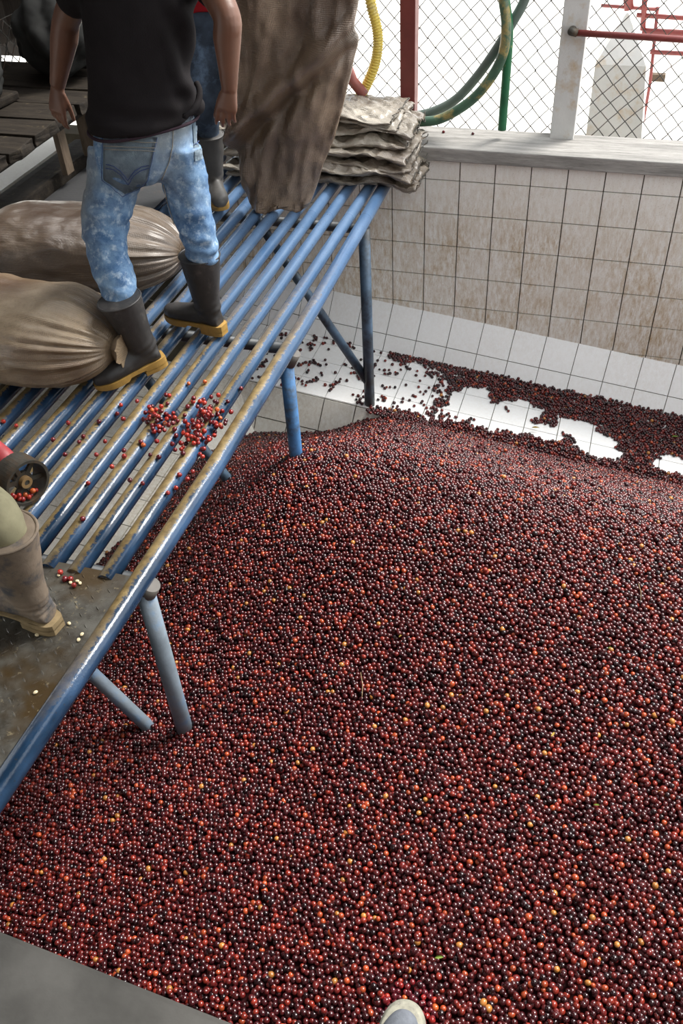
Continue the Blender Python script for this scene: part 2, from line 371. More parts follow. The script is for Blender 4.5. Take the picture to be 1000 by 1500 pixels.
tiles(floor, (-.03, YF, zf(-.03)), U2, (0, -1, 0), range(-6, 14), [(0, .29), (.29, 1.29), (1.29, 2.29), (2.29, 3.075)], M_TFLOOR, gap=.003)
floor2 = quad('floor', [(XL, YE, zf(XL)), (XL, -4.44, zf(XL)), (XP, -4.44, zf(XP)), (XP, YE, zf(XP))], M_GROUT, 'structure', .1)
tiles(floor2, (-.03, YE, zf(-.03)), U2, (0, -1, 0), range(-10, -3), [(k, k + 1) for k in range(0, 11)], M_TPIT, gap=.004, clips=[(-1, 0, XP + .03)])
LP = .9
pit = quad('trim_1', [V((XP - .05, YE, zf(XP))), V((XP - .05, YE, zf(XP))) + V2 * LP, V((XR, YE, zf(XR))) + V2 * LP, V((XR, YE, zf(XR)))], M_GROUT, 'structure', .1)
tiles(pit, (-.03, YE, zf(-.03)), U2, V2, range(-4, 6), [(0, 1), (1, 2), (2, 3)], M_TPIT, gap=.005)
VL = V((.5, 0, -.86)).normalized()
quad('trim_2', [V((XP, YE, zf(XP))), V((XP, -4.44, zf(XP))), V((XP, -4.44, zf(XP))) + VL * .9, V((XP, YE, zf(XP))) + VL * .9], M_TPIT, 'structure', .05)
quad('floor', [(-1, -4.44, -1.9), (XR, -4.44, -1.9), (XR, -.9, -1.9), (-1, -.9, -1.9)], M_CONC, 'structure', .1)
box('wall_left', (XL - .1, -2.1, -.55), (.2, 4.7, 1.15), M_TPIT, bev=0)['kind'] = 'structure'
box('wall_right', (XR + .1, -2.2, -.85), (.2, 4.6, 1.9), M_TWALL, bev=0)['kind'] = 'structure'
# near ledge the photographer stands on (its edge runs very nearly square to the pipes)
bm = bmesh.new()
E0, E1 = (-3.0, -4.27), (4.2, -4.655)
top = [(*E0, .05), (*E1, .05), (4.2, -9, .05), (-3.0, -9, .05)]
a = [bm.verts.new(p) for p in top]; c = [bm.verts.new((p[0], p[1], -1.9)) for p in top]
bm.faces.new(a); bm.faces.new(c[::-1])
for i in range(4): bm.faces.new((a[i], c[i], c[(i + 1) % 4], a[(i + 1) % 4]))
bmesh.ops.recalc_face_normals(bm, faces=bm.faces)
bmesh.ops.bevel(bm, geom=[e for e in bm.edges if all(v.co.z > 0 for v in e.verts)], offset=.012, segments=2, affect='EDGES')
link('wall_front', from_bm(bm), M_CONC)['kind'] = 'structure'
# ground outside, then a roof and walls out of view, shaped for the light
box('ground', (0, 14, -.62), (70, 27.6, .3), M_GROUND, bev=0)['kind'] = 'structure'
bpy.data.objects['ground'].name = 'floor_outside'
box('floor_yard', (-18, -12, -.62), (31, 24, .3), M_GROUND, bev=0)['kind'] = 'structure'
box('floor_apron', (21, -12, -.62), (33, 24, .3), M_GROUND, bev=0)['kind'] = 'structure'
box('ceiling_unseen', (-.85, -5.1, 3.65), (5.1, 8.0, .1), M_ROOF, bev=0)['kind'] = 'structure'  # unseen roof, sized to shade the left and let sky in at right
box('wall_unseen_behind', (-.7, -9.0, 1.9), (9.0, .15, 3.6), M_DIMWALL, bev=0)['kind'] = 'structure'  # unseen wall, made wide to hold back light from behind the camera
box('wall_shade_side', (3.7, -6.2, 1.9), (.15, 5.8, 3.6), M_DIMWALL, bev=0)['kind'] = 'structure'  # unseen wall added to darken the near end of the tank

# ------------------------------------------------------------------ timber sill, posts, fences
bm = bmesh.new(); box_bm(bm, (1.25, .125, .155), (4.5, .33, .075), None, .008)
for v in bm.verts: v.co += V((0, fbm(v.co, 2) * .004, fbm(v.co, 3) * .003))
sill = link('timber_sill', from_bm(bm), M_BEAM); tag(sill, 'weathered grey timber beam lying along the top of the tiled back wall', 'beam')
for i, (u, v) in enumerate([(650, 190), (693, 192)]):
    p = at(u, v, .2); bm = bmesh.new(); bmesh.ops.create_uvsphere(bm, u_segments=10, v_segments=6, radius=.009, matrix=Matrix.Translation((p.x, .19, .199)))
    o = link('coffee_cherry', from_bm(bm, True), M_CH[i * 3]); tag(o, ['dark red cherry on the timber sill, the one nearer the red post', 'blackish cherry on the timber sill, the one nearer the green hose'][i], 'cherry')

def post(name, base, topz, w_, mat, label, lean=(0, 0), d=None):
    bm = bmesh.new(); d = d or w_; b0 = V(base); vs = box_bm(bm, (0, 0, (topz - b0.z) / 2), (w_, d, topz - b0.z), None, .004)
    for v in bm.verts: t = v.co.z / (topz - b0.z); v.co += V((lean[0] * t, lean[1] * t, 0)) + b0
    o = link(name, from_bm(bm), mat); tag(o, label, 'post'); return o
post('steel_post', (.045, .23, .15), 3.5, .085, M_RED, 'red painted steel post standing behind the stack of folded sacks')
post('concrete_post', (.925, .27, .15), 3.5, .13, M_CONCW, 'square whitewashed concrete post with the red rail fixed to it')
post('steel_post', (-2.28, -.95, -.45), 3.5, .09, M_RED, 'red post in the gap under the plank bench at far left')
# bollard with pyramid top outside
Y = 1.0; c0 = at(903, 215, Y); s0 = at(911, 85, Y); p0 = at(919, 18, Y)
bm = bmesh.new(); R = []
for zc, hw, cx in ((-.47, .19, c0.x), (s0.z, .145, s0.x), (p0.z, .004, p0.x)):
    R.append([bm.verts.new((cx + dx * hw, Y + dy * hw, zc)) for dx, dy in ((-1, -1), (1, -1), (1, 1), (-1, 1))])
bm.faces.new(R[0][::-1]); bm.faces.new(R[-1])
for a, c in zip(R, R[1:]):
    for k in range(4): bm.faces.new((a[k], a[(k + 1) % 4], c[(k + 1) % 4], c[k]))
tag(link('concrete_pillar', from_bm(bm), M_CONCW), 'whitewashed concrete pillar with pyramid top outside the fence', 'pillar')
# red rails
rail = empty('guard_rail', (.93, .19, .76), 'thick dull red pipe rail hooked to the white concrete post', 'rail')
tube('pipe', [at(842, 48, .17), at(1000, 58, .17), at(1400, 82, .17)], .016, M_REDR, rail)
tube('hook', [at(838, 47, .17) + V((0, .05, .0)), at(838, 47, .17) + V((-.005, -.005, .005)), at(845, 48, .17) + V((.0, .0, 0))], .021, M_IRON, rail)
far = empty('pipe_railing', (1.2, 2.5, -.47), 'distant railing of thin red pipes outside behind the pyramid pillar', 'railing')
Yr = 2.5
for (a, c), r in ((((932, 22), (1180, 38)), .016), (((940, 46), (1180, 58)), .024), (((952, 76), (1180, 88)), .016), (((880, 8), (965, 14)), .012)):
    tube('rail', [at(*a, Yr), at(*c, Yr)], r, M_REDR, far)
for a, c, r in (((946, -30), (941, 44), .02), ((917, -40), (921, 14), .035)):
    tube('upright', [at(*a, Yr), at(*c, Yr)], r, M_REDR, far)
tube('support', [at(963, 10, Yr), at(952, 120, Yr), V((at(952, 120, Yr).x, Yr, -.47))], .012, M_REDR, far)
tag(box('loose_brick', at(962, 113, 2.6) * 1.0, (.12, .06, .05), M_BLOCK), 'small brown block lying on the pale ground outside', 'brick')

def chain_fence(name, P0, du, dz, L, H, label, pitch=.047, pst=None):
    root = empty(name, P0, label, 'fence'); bm = bmesh.new(); P0 = V(P0); du = V(du).normalized(); nrm = du.cross(V((0, 0, 1)))
    nz = int(H / (pitch * 1.05))
    for i in range(0, int(L / pitch) + 1):
        pts = []
        for j in range(nz + 1):
            side = 1 if (j + i) % 2 else -1
            wob = V((fbm((i * .3, j * .21, 3), 1) * .008, 0, 0))
            p = P0 + du * (i * pitch + side * pitch * .5) + V((0, 0, j * pitch * 1.05)) + nrm * (side * .002) + du * (wob.x) + V((0, 0, fbm((i * .25, j * .25, 9), 1) * .01))
            pts.append(p)
        tube_bm(bm, pts,   .0036, 5, False)
    o = link('wire_mesh', from_bm(bm, True), M_WIRE, root); o['kind'] = 'stuff'
    for z in (P0.z + .0, P0.z + H): tube('line_wire', [V((P0.x, P0.y, z)), V((P0.x, P0.y, z)) + du * L], .0022, M_WIRE, root, n=6)
    return root
chain_fence('chain_link_fence', (-1.45, .33, .16), (1, 0, 0), 0, 3.9, 1.3, 'chain link fence of thin wire behind the timber beam and hoses')
chain_fence('chain_link_fence', (-2.42, -3.0, .05), (0, 1, 0), 0, 3.2, .7, 'chain link fence glimpsed through the gap under the plank bench')

# ------------------------------------------------------------------ hoses
bm = bmesh.new(); pts = spline([at(530, -60, .12), at(543, 5, .12), at(553, 50, .12), at(550, 90, .12), at(535, 128, .12), at(520, 150, .1)], 40)
tube_bm(bm, pts, [.0275 + .0022 * (1 if (i // 2) % 2 else -1) for i in range(len(pts))], 14)
hy = empty('suction_hose', tuple(pts[-1]), 'yellow ribbed suction hose curving down behind the hanging sack', 'hose')
link('ribbed_tube', from_bm(bm, True), M_YHOSE, hy)
tube('coupling', [at(506, 92, .06), at(516, 118, .06), at(534, 140, .06)], .03, simple('red_coupling', (.33, .10, .08), .5, dirt=(.2, .19, .18), dsc=9), hy)
def hose(pp, r, mat, label, y):
    o = tube('garden_hose', spline([at(u, v, y_) for u, v, y_ in pp], 12), r, mat, None, 16); tag(o, label, 'hose', None); return o
hose([(790, -60, .17), (768, 0, .17), (752, 30, .17), (728, 70, .18), (700, 110, .18), (668, 145, .17), (635, 163, .16), (600, 171, .15), (570, 172, .15)], .0255, M_GREYHOSE, 'dark grey-green hose crossing behind and sweeping left in the upper loop', 0)
hose([(728, -50, .10), (737, 0, .10), (741, 40, .10), (736, 80, .10), (718, 115, .09), (690, 147, .08), (650, 172, .07), (620, 178, .06), (570, 176, .05)], .0265, M_GHOSE, 'green hose with ochre dirt curving in front as the lower loop', 0)
hose([(734, -60, .13), (740, 0, .135), (745, 45, .14), (742, 100, .15), (738, 150, .16), (735, 190, .16)], .024, M_GHOSE2, 'bright green hose hanging straight down onto the timber beam', 0)

# ------------------------------------------------------------------ pipe platform
PZ, PR = .05, .030
plat = empty('pipe_platform', (-.8, -2.0, -1.09), 'blue steel pipe platform with muddy rails reaching over the cherry tank', 'platform')
def px_(k, y): return .045 - .1 * k - .012 * (k > 0) + 0.012 * math.sin(k * 2.1)
Y0, Y1, YP = -4.40, .02, -3.37
for k in range(1, 18):
    x = .04 - .1 * k + .006 * math.sin(k * 2.1)
    bm = bmesh.new(); tube_bm(bm, [V((x, y, PZ - .004)) for y in np.linspace(YP - .03, Y1, 12)], PR * (1 if k % 2 else .97), 18)
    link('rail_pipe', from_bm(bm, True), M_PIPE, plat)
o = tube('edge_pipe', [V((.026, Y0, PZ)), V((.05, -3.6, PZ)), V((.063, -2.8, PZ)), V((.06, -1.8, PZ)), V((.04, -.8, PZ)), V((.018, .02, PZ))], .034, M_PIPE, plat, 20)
for y in (-.70, -1.90, -3.33):
    tube('cross_beam', [V((.03, y, PZ - .055)), V((-1.75, y, PZ - .055))], .027, M_DARKSTEEL, plat)
def leg(x, y, zt, zb_, mat, bx, bz, brz, bm_):
    tube('leg', [V((x, y, zt)), V((x, y, zb_))], .031, mat, plat, 18)
    tube('brace', [V((bx, y + .0, bz)), V((x - .01, y, brz))], .026, bm_, plat, 16)
leg(.045, -.754, .03, -1.10, M_LEG, -.56, .03, -.93, M_LEG)
leg(.048, -1.99, .01, -1.0, M_LEGB, -.75, -.05, -1.35, M_LEG)
leg(.060, -3.37, .005, -1.1, M_LEGG, -.62, .02, -1.05, M_LEGG)
for y, z in ((-1.99, .03), (-3.37, .028)):   # open pipe stub at leg tops
    tube('leg_cap', [V((.055, y, z - .05)), V((.085, y + .006, z + .008))], .031, simple('raw_pipe_end', (.10, .09, .08), .6), plat, 16)
# other side legs (seen from the side only)
for y in (-.754, -1.99, -3.37): tube('leg', [V((-1.7, y, .02)), V((-1.7, y, zf(-1.7)))], .031, M_LEG, plat)
# chequer plate
bm = bmesh.new(); box_bm(bm, (-.84, (YP + Y0) / 2, PZ + .008), (1.76, YP - Y0, .008), None, .001)
plate = link('checker_plate', from_bm(bm), M_PLATE, plat)
bm = bmesh.new()
for i in range(46):
    for j in range(28):
        x = -1.68 + i * .037; y = Y0 + .03 + j * .037
        if y > YP - .02 or x > .0: continue
        ang = math.radians(45 if (i + j) % 2 else -45) + .1
        R_ = Matrix.Rotation(ang, 3, 'Z'); vs = []
        for dx, dy, dz in ((-.013, 0, 0), (0, .0035, 0), (.013, 0, 0), (0, -.0035, 0), (-.006, 0, .0022), (.006, 0, .0022)):
            vs.append(bm.verts.new(R_ @ V((dx, dy, 0)) + V((x, y, PZ + .012 + dz))))
        for f in ((0, 1, 4), (1, 5, 4), (1, 2, 5), (2, 3, 5), (3, 4, 5), (3, 0, 4)): bm.faces.new([vs[q] for q in f])
o = link('tread_lug', from_bm(bm), M_PLATE, plat); o['kind'] = 'stuff'

# sheet steel, curb beam and plank bench on the left
tag(quad('steel_sheet', [(-1.76, -2.35, .092), (-1.08, -2.35, .092), (-1.1, -.28, .092), (-1.76, -.28, .092)], M_SHEET, th=.006), 'grey wet steel sheet lying flat on the pipes behind the filled sacks', 'sheet')
bm = bmesh.new(); box_bm(bm, (-1.87, -1.6, .03), (.19, 2.9, .24), None, .012)
bmesh.ops.subdivide_edges(bm, edges=bm.edges[:], cuts=3, use_grid_fill=True)
for v in bm.verts: v.co += V((fbm(v.co, 5) * .012, 0, fbm(v.co, 6) * .012))
tag(link('curb_beam', from_bm(bm), M_DECK), 'dark rough timber curb beam under the bench beside the steel sheet', 'beam')
bench = empty('plank_bench', (-2.1, -1.0, .1), 'rough dark plank bench with chipped edge behind the man in black', 'bench')
for k in range(11):
    y0 = -2.45 + k * .235; w_ = .225; bm = bmesh.new()
    box_bm(bm, (-2.13 + random.uniform(-.02, .02), y0 + w_ / 2, .475 + random.uniform(-.006, .006)), (1.02, w_ - .008, .055), None, .006)
    bmesh.ops.subdivide_edges(bm, edges=bm.edges[:], cuts=2, use_grid_fill=True)
    for v in bm.verts:
        v.co += V((fbm(v.co, 9) * .02 if v.co.x > -1.7 else 0, fbm(v.co, 7) * .003, fbm(v.co, 8) * .007))
    link('plank', from_bm(bm), M_DECK, bench)
box('bench_beam', (-1.72, -1.0, .42), (.06, 2.8, .05), M_DECK, bench)
for (x, y, sx, sy) in ((-1.72, -.66, .035, .075), (-1.70, -.36, .12, .10), (-1.72, -1.95, .05, .09), (-2.5, -.5, .08, .08), (-2.5, -1.9, .08, .08)):
    z0 = .155 if x > -2 else -.45
    box('bench_leg', (x, y, (z0 + .45) / 2), (sx, sy, .45 - z0), M_BLOCK, bench, bev=.004)
for i, (c, s, rz, lab) in enumerate((((-1.98, -1.25, .53), (.34, .5, .045), .1, 'thick dark board lying loose on the bench, near its front edge'),
                                 ((-2.25, -.62, .53), (.5, .22, .045), -.15, 'dark board lying loose across the bench behind the arm'))):
    o = box('loose_board', c, s, M_DECK, None, Matrix.Rotation(rz, 3, 'Z'), .012); tag(o, lab, 'board')
for i in range(8):
    box('board', (-2.72, -2.4 + i * .42, 1.95), (.03, .41, 3.0), M_DARKW, None) if False else None
wl = empty('wall_backdrop', (-2.75, -1.5, .45)); wl['kind'] = 'structure'  # board wall added as a dark backdrop beyond the bench
for i in range(12): box('board', (-2.75, -4.0 + i * .4, 2.05), (.03, .392, 3.1), M_DARKW, wl)
for i in range(6): box('board', (-2.95 + i * .32, .56, 2.0), (.312, .03, 3.2), M_DARKW, wl)

# ------------------------------------------------------------------ cherries
def rbf(ctrl):
    P = np.array(ctrl, float); X = P[:, :2]; z = P[:, 2]
    def k(r): return np.where(r > 0, r * r * np.log(r + 1e-9), 0)
    n = len(P); K = k(np.linalg.norm(X[:, None] - X[None], axis=2)) + np.eye(n) * .01; Q = np.c_[np.ones(n), X]
    A = np.block([[K, Q], [Q.T, np.zeros((3, 3))]]); s = np.linalg.solve(A, np.r_[z, 0, 0, 0])
    def h(x, y):
        x = np.atleast_1d(x); y = np.atleast_1d(y); out = np.empty(len(x))
        for i in range(0, len(x), 20000):
            q = np.c_[x[i:i + 20000], y[i:i + 20000]]; r = np.linalg.norm(q[:, None] - X[None], axis=2)
            out[i:i + 20000] = k(r) @ s[:n] + np.c_[np.ones(len(q)), q] @ s[n:]
        return out
    return h
CTRL = [(-.95, -2.6, -1.02), (-.8, -2.0, -1.04), (-.62, -1.45, -1.06), (-.35, -1.1, -1.17), (-.12, -.98, -1.19), (.1, -.86, -1.12), (.4, -.84, -1.13), (1.0, -.84, -1.2), (1.8, -.84, -1.29), (2.6, -.84, -1.38),
        (.45, -1.3, -.86), (1.1, -1.4, -.86), (1.9, -1.4, -.92), (2.8, -1.4, -1.0),
        (.04, -1.99, -.52), (.7, -2.05, -.44), (1.5, -2.1, -.47), (2.4, -2.1, -.6), (-.2, -1.6, -.82), (-.5, -2.2, -.84), (-.9, -3.3, -1.0), (-.45, -3.0, -.88),
        (.06, -3.37, -.76), (.8, -2.9, -.46), (1.6, -3.0, -.46), (2.4, -3.0, -.55), (-.9, -4.2, -.98), (-.4, -3.9, -.86), (.2, -4.3, -.72), (1.0, -4.3, -.6), (1.8, -4.4, -.58), (3.2, -4.4, -.6), (3.3, -2.5, -.75), (-1.4, -4.3, -1.2), (-1.4, -1.5, -1.25), (-1.4, -3, -1.2)]
H = rbf(CTRL)
def visible(x, y, z, m=650):
    q = np.c_[x, y, z] - np.array(CAM); r = q @ np.array(RT); d = q @ np.array(DN); f = q @ np.array(FW)
    u = 500 + F_PX * r / f; v = 750 + F_PX * d / f; return (u > -m) & (u < 1000 + m) & (v < 1500 + m) & (v > -m)
def front_y(x): return E0[1] + (E1[1] - E0[1]) * (x - E0[0]) / (E1[0] - E0[0])
# dark bed under the cherries
nx_, ny_ = 110, 90; xs = np.linspace(-1.3, XR - .02, nx_); ys = np.linspace(-4.45, -.80, ny_)
bm = bmesh.new(); gx, gy = np.meshgrid(xs, ys); gz = H(gx.ravel(), gy.ravel()).reshape(gx.shape) - .016
vv = [[bm.verts.new((gx[j, i], min(gy[j, i], 9) if gy[j, i] > front_y(gx[j, i]) else front_y(gx[j, i]), gz[j, i])) for i in range(nx_)] for j in range(ny_)]
for j in range(ny_ - 1):
    for i in range(nx_ - 1): bm.faces.new((vv[j][i], vv[j][i + 1], vv[j + 1][i + 1], vv[j + 1][i]))
bed_me = from_bm(bm, True)
def cherry_cols(n):
    pal = .70 * np.array([(.026, .006, .008), (.060, .008, .011), (.105, .012, .013), (.18, .018, .016), (.32, .032, .018), (.56, .09, .03), (.66, .26, .06)])
    idx = rng.choice(7, n, p=[.12, .31, .27, .18, .085, .028, .007]); c = pal[idx] * rng.uniform(.55, 1.05, (n, 1)); return np.c_[np.clip(c, 0, 1), np.ones(n)]
def cherry_cloud(name, pts, label, parent=None, r=.0088):
    n = len(pts); me = bpy.data.meshes.new(name); me.from_pydata([tuple(p) for p in pts], [], [])
    a = me.attributes.new('rot', 'FLOAT_VECTOR', 'POINT'); a.data.foreach_set('vector', rng.uniform(0, 6.28, (n, 3)).astype('f').ravel())
    s = rng.normal(1, .09, (n, 1)).clip(.75, 1.25); s = np.c_[s, s, s * rng.uniform(1.0, 1.2, (n, 1))]
    a = me.attributes.new('scl', 'FLOAT_VECTOR', 'POINT'); a.data.foreach_set('vector', s.astype('f').ravel())
    a = me.attributes.new('col', 'FLOAT_COLOR', 'POINT'); a.data.foreach_set('color', cherry_cols(n).astype('f').ravel())
    g = bpy.data.node_groups.new('cherries', 'GeometryNodeTree')
    g.interface.new_socket('Geometry', in_out='INPUT', socket_type='NodeSocketGeometry'); g.interface.new_socket('Geometry', in_out='OUTPUT', socket_type='NodeSocketGeometry')
    N = g.nodes.new; L = g.links.new
    gi, go = N('NodeGroupInput'), N('NodeGroupOutput'); ip = N('GeometryNodeInstanceOnPoints'); ico = N('GeometryNodeMeshIcoSphere'); ico.inputs['Radius'].default_value = r; ico.inputs['Subdivisions'].default_value = 3
    ss = N('GeometryNodeSetShadeSmooth'); sm = N('GeometryNodeSetMaterial'); sm.inputs['Material'].default_value = M_CHERRY
    L(ico.outputs[0], ss.inputs[0]); L(ss.outputs[0], sm.inputs[0]); L(sm.outputs[0], ip.inputs['Instance']); L(gi.outputs[0], ip.inputs['Points'])
    for nm, sock in (('rot', 'Rotation'), ('scl', 'Scale')):
        na = N('GeometryNodeInputNamedAttribute', ) ; na.data_type = 'FLOAT_VECTOR'; na.inputs['Name'].default_value = nm; L(na.outputs['Attribute'], ip.inputs[sock])
    L(ip.outputs[0], go.inputs[0])
    o = bpy.data.objects.new(name, me); COL.objects.link(o); me.materials.append(M_CHERRY); md = o.modifiers.new('cherries', 'NODES'); md.node_group = g
    if parent: o.parent = parent
    if label: tag(o, label, 'cherries')
    o['kind'] = 'stuff'; return o
# heap
SP = .0170
gx, gy = np.meshgrid(np.arange(-1.3, XR, SP), np.arange(-4.65, -.72, SP * .87)); gx = gx + (np.arange(gx.shape[0])[:, None] % 2) * SP / 2
x, y = gx.ravel(), gy.ravel(); x = x + rng.normal(0, .0026, len(x)); y = y + rng.normal(0, .0026, len(y)); z = H(x, y)
fl = zf(x)
keep = visible(x, y, z) & (y > front_y(x) + .008) & (x < XR - .02)
ledge = (x < XP)                                             # on the tiled floor at the left
keep &= np.where(ledge, z > fl + .004, True)
face = (y > YE + .0) ; keep &= ~face
V2n = np.array(V2); dz_face = V2n[2] / V2n[1]
zface = zf(x) + (y - YE) * dz_face                            # the inclined pit face
keep &= z > zface + .006
lumps = np.array([noise.fractal(V((a * 9, c * 9, 0)), 1, 2, 3) for a, c in zip(x[keep], y[keep])]) * .007
x, y, z = x[keep], y[keep], z[keep]
z = z + lumps * .7 + rng.uniform(-.0045, .0045, len(x))
extra = rng.random(len(x)) < .10
heap = np.c_[x, y, z]; e = heap[extra] + np.c_[rng.normal(0, .006, (extra.sum(), 2)), rng.uniform(.006, .011, extra.sum())]
heap = np.r_[heap, e]
# pull the nearest ones out as single cherries
pr = np.array([project(V(p))[:2] for p in heap[heap[:, 1] < front_y(heap[:, 0]) + .42]]); near_idx = np.where(heap[:, 1] < front_y(heap[:, 0]) + .42)[0]
d2 = (pr[:, 0] - 597) ** 2 + (pr[:, 1] - 1480) ** 2
sel = near_idx[np.argsort(d2)[:85]]; near_pts = heap[sel]; heap = np.delete(heap, sel, 0)
hp = cherry_cloud('cherry_heap', heap, 'huge glossy mound of dark red coffee cherries filling the tank')
hb = link('under_layer', bed_me, M_UNDER); hb.parent = hp; hb['kind'] = 'stuff'
# thin layer on the tiled floor behind the mound: world ellipses left bare (cx, cy, rx, ry)
SP2 = .0172
gx, gy = np.meshgrid(np.arange(-.75, XR, SP2), np.arange(YE - .05, YF - .002, SP2 * .87)); gx = gx + (np.arange(gx.shape[0])[:, None] % 2) * SP2 / 2
x, y = gx.ravel(), gy.ravel(); x = x + rng.normal(0, .0035, len(x)); y = y + rng.normal(0, .0035, len(y))
nz1 = np.array([noise.fractal(V((a * 11, c * 11, 5)), 1, 2, 4) for a, c in zip(x, y)])
nz2 = np.array([noise.fractal(V((a * 22, c * 22, 15)), 1, 2, 3) for a, c in zip(x, y)])
def bare(cx, cy, rx, ry): return np.clip(1.6 - np.hypot((x - cx) / rx, (y - cy) / ry), 0, 1)
GAPS = [(.62, -.50, .10, .12), (.80, -.60, .16, .11), (.93, -.47, .10, .075), (1.08, -.64, .13, .055), (1.27, -.53, .11, .08), (1.38, -.62, .10, .10), (1.43, -.71, .08, .06), (1.84, -.66, .09, .07), (.56, -.66, .08, .06)]
bareness = np.zeros(len(x))
for gp in GAPS: bareness = np.maximum(bareness, bare(*gp))
left = 1 / (1 + np.exp((x - .44 - .22 * nz1 - .25 * (YF - y - .3)) / .02))                      # sparsely strewn part on the left
leftf = np.where(y > -.235, 0, left) * np.where(x < -.02, 1, 1.0)
edgeband = (y > YF - .075 - .03 * nz1) & (x > .02)
dens = 1.0 - 1.45 * bareness + nz1 * .75
pk = np.where(left > .5, .045 + .9 * (nz2 * .6 + nz1 * .8 > .40), (dens > .45).astype(float))
pk = np.where(edgeband, 1.0, pk)
nearheap = (y < YE + .03 + nz1 * .05) & (x > .05); pk = np.where(nearheap, 1.0, pk)
pk = np.where((x < 0.0) & (y > YF - .05), .03 + .5 * (nz2 > .1) * (x > -.5), pk)
pk = np.where((x < 0.02) & (y < YE + .01), 0, pk)
keep = (rng.random(len(x)) < pk) & visible(x, y, zf(x))
full_ = keep & (x > .5) & (bareness < .05) & (rng.random(len(x)) < .45)
a_ = np.c_[x[keep], y[keep], zf(x[keep]) + .0085 + .008]
b_ = np.c_[x[full_] + .006, y[full_] + .004, zf(x[full_]) + .028]
cherry_cloud('strewn_cherries', np.r_[a_, b_], 'thin uneven layer of coffee cherries strewn over the white floor tiles behind the mound')

def cherry_mesh(mat, r=.0088):
    bm = bmesh.new(); bmesh.ops.create_uvsphere(bm, u_segments=14, v_segments=9, radius=r)
    for v in bm.verts:
        if v.co.z > r * .9: v.co.z -= r * .22
        v.co.z *= 1.1; v.co.x *= .97
    me = from_bm(bm, True); me.materials.append(mat); return me
CHM = [cherry_mesh(m_) for m_ in M_CH]
CNAME = ('wine red', 'red', 'bright scarlet', 'dark maroon', 'orange', 'almost black')
def one_cherry(p, label, group, wts=(28, 30, 22, 12, 5, 3), sc=1.0):
    ci = random.choices(range(6), wts)[0]; label = CNAME[ci] + ' ' + label; group = CNAME[ci] + ' ' + group
    o = bpy.data.objects.new('coffee_cherry', CHM[ci]); COL.objects.link(o)
    o.location = p; o.rotation_euler = (random.random() * 6, random.random() * 6, random.random() * 6); s = random.uniform(.88, 1.12) * sc; o.scale = (s, s, s)
    return tag(o, label, 'cherry', group)
for p in near_pts: one_cherry(V(p), 'coffee cherry on the mound in front of the shoe toe', 'cherries on the mound in front of the shoe', (28, 14, 6, 40, 3, 10), .98)
# cherries caught between the rails
RX = [.045] + [.04 - .1 * k + .006 * math.sin(k * 2.1) for k in range(1, 18)]
def rest(x, y, lift=0.0):                # height of the pipe surface, or the nook between two pipes
    z = -9
    for k, rx in enumerate(RX):
        r = .034 if k == 0 else PR; R_ = r + .0098; d = abs(x - rx)
        if d < R_: z = max(z, PZ - (.004 if k else 0) + math.sqrt(R_ * R_ - d * d))
    return z + lift if z > -1 else None
placed = []
def pile(cu, cv, su, sv, n, layers, label, group):
    k = 0; tries = 0
    while k < n and tries < 4000:
        tries += 1; u, v = random.gauss(cu, su), random.gauss(cv, sv)
        d = RT * ((u - 500) / F_PX) + DN * ((v - 750) / F_PX) + FW; t = (.085 - CAM.z) / d.z; p = CAM + d * t
        if p.y < YP or p.x > .075: continue
        z = rest(p.x, p.y)
        if z is None:
            if layers < 2: continue
            z = PZ + .02
        q = V((p.x, p.y, z))
        lvl = 0
        while any((q - w_).length < .0162 for w_ in placed) and lvl < layers: q.z += .013; lvl += 1
        if any((q - w_).length < .0150 for w_ in placed): continue
        placed.append(q); one_cherry(q, label, group); k += 1
pile(302, 610, 15, 14, 60, 4, 'cherry in the heaped clump lodged against the edge pipe', 'cherries in the clump by the edge pipe')
pile(284, 640, 14, 11, 42, 3, 'cherry in the heaped clump lodged against the edge pipe', 'cherries in the clump by the edge pipe')
pile(231, 612, 13, 9, 48, 3, 'cherry in the small clump on the pipes right of the leading boot', 'cherries in the clump near the boot')
strays = [(268,665),(275,690),(262,693),(352,563),(242,574),(248,580),(312,575),(318,590),(333,586),(170,600),(180,612),(145,618),(122,640),(148,643),(116,648),(180,655),(182,669),(163,681),(206,647),(220,667),(232,668),(128,705),(121,760),(190,703),(215,650),(100,620),(75,636),(24,624),(4,615),(300,560),(282,560),(256,708),(250,720),(274,700),(318,605),(160,560),(200,585),(176,590),(141,666),(290,668),(208,705),(93,660),(228,640),(330,600)]
for (u, v) in strays:
    d = RT * ((u - 500) / F_PX) + DN * ((v - 750) / F_PX) + FW; p = CAM + d * ((.083 - CAM.z) / d.z); x0 = p.x
    z = rest(p.x, p.y)
    if z is None:
        near = min(RX, key=lambda r_: abs(r_ - x0)); p.x = near + (.028 if x0 > near else -.028); z = rest(p.x, p.y)
    if p.x > .07: p.x = .065; z = rest(p.x, p.y)
    q = V((p.x, p.y, z))
    if all((q - w_).length > .013 for w_ in placed): placed.append(q); one_cherry(q, 'lone coffee cherry strewn on the muddy pipes of the platform', 'stray cherries on the pipes')
zP = PZ + .012
def on_plate(u, v, z=zP + .008):
    d = RT * ((u - 500) / F_PX) + DN * ((v - 750) / F_PX) + FW; return CAM + d * ((z - CAM.z) / d.z)
for (u, v) in ((88, 838), (95, 848), (103, 848), (108, 857)): one_cherry(on_plate(u, v), 'cherry at the corner of the checker plate where the pipes begin', 'cherries on the checker plate', (10, 60, 10, 10, 0, 0))
bmn = bmesh.new(); bmesh.ops.create_uvsphere(bmn, u_segments=12, v_segments=8, radius=.0075)
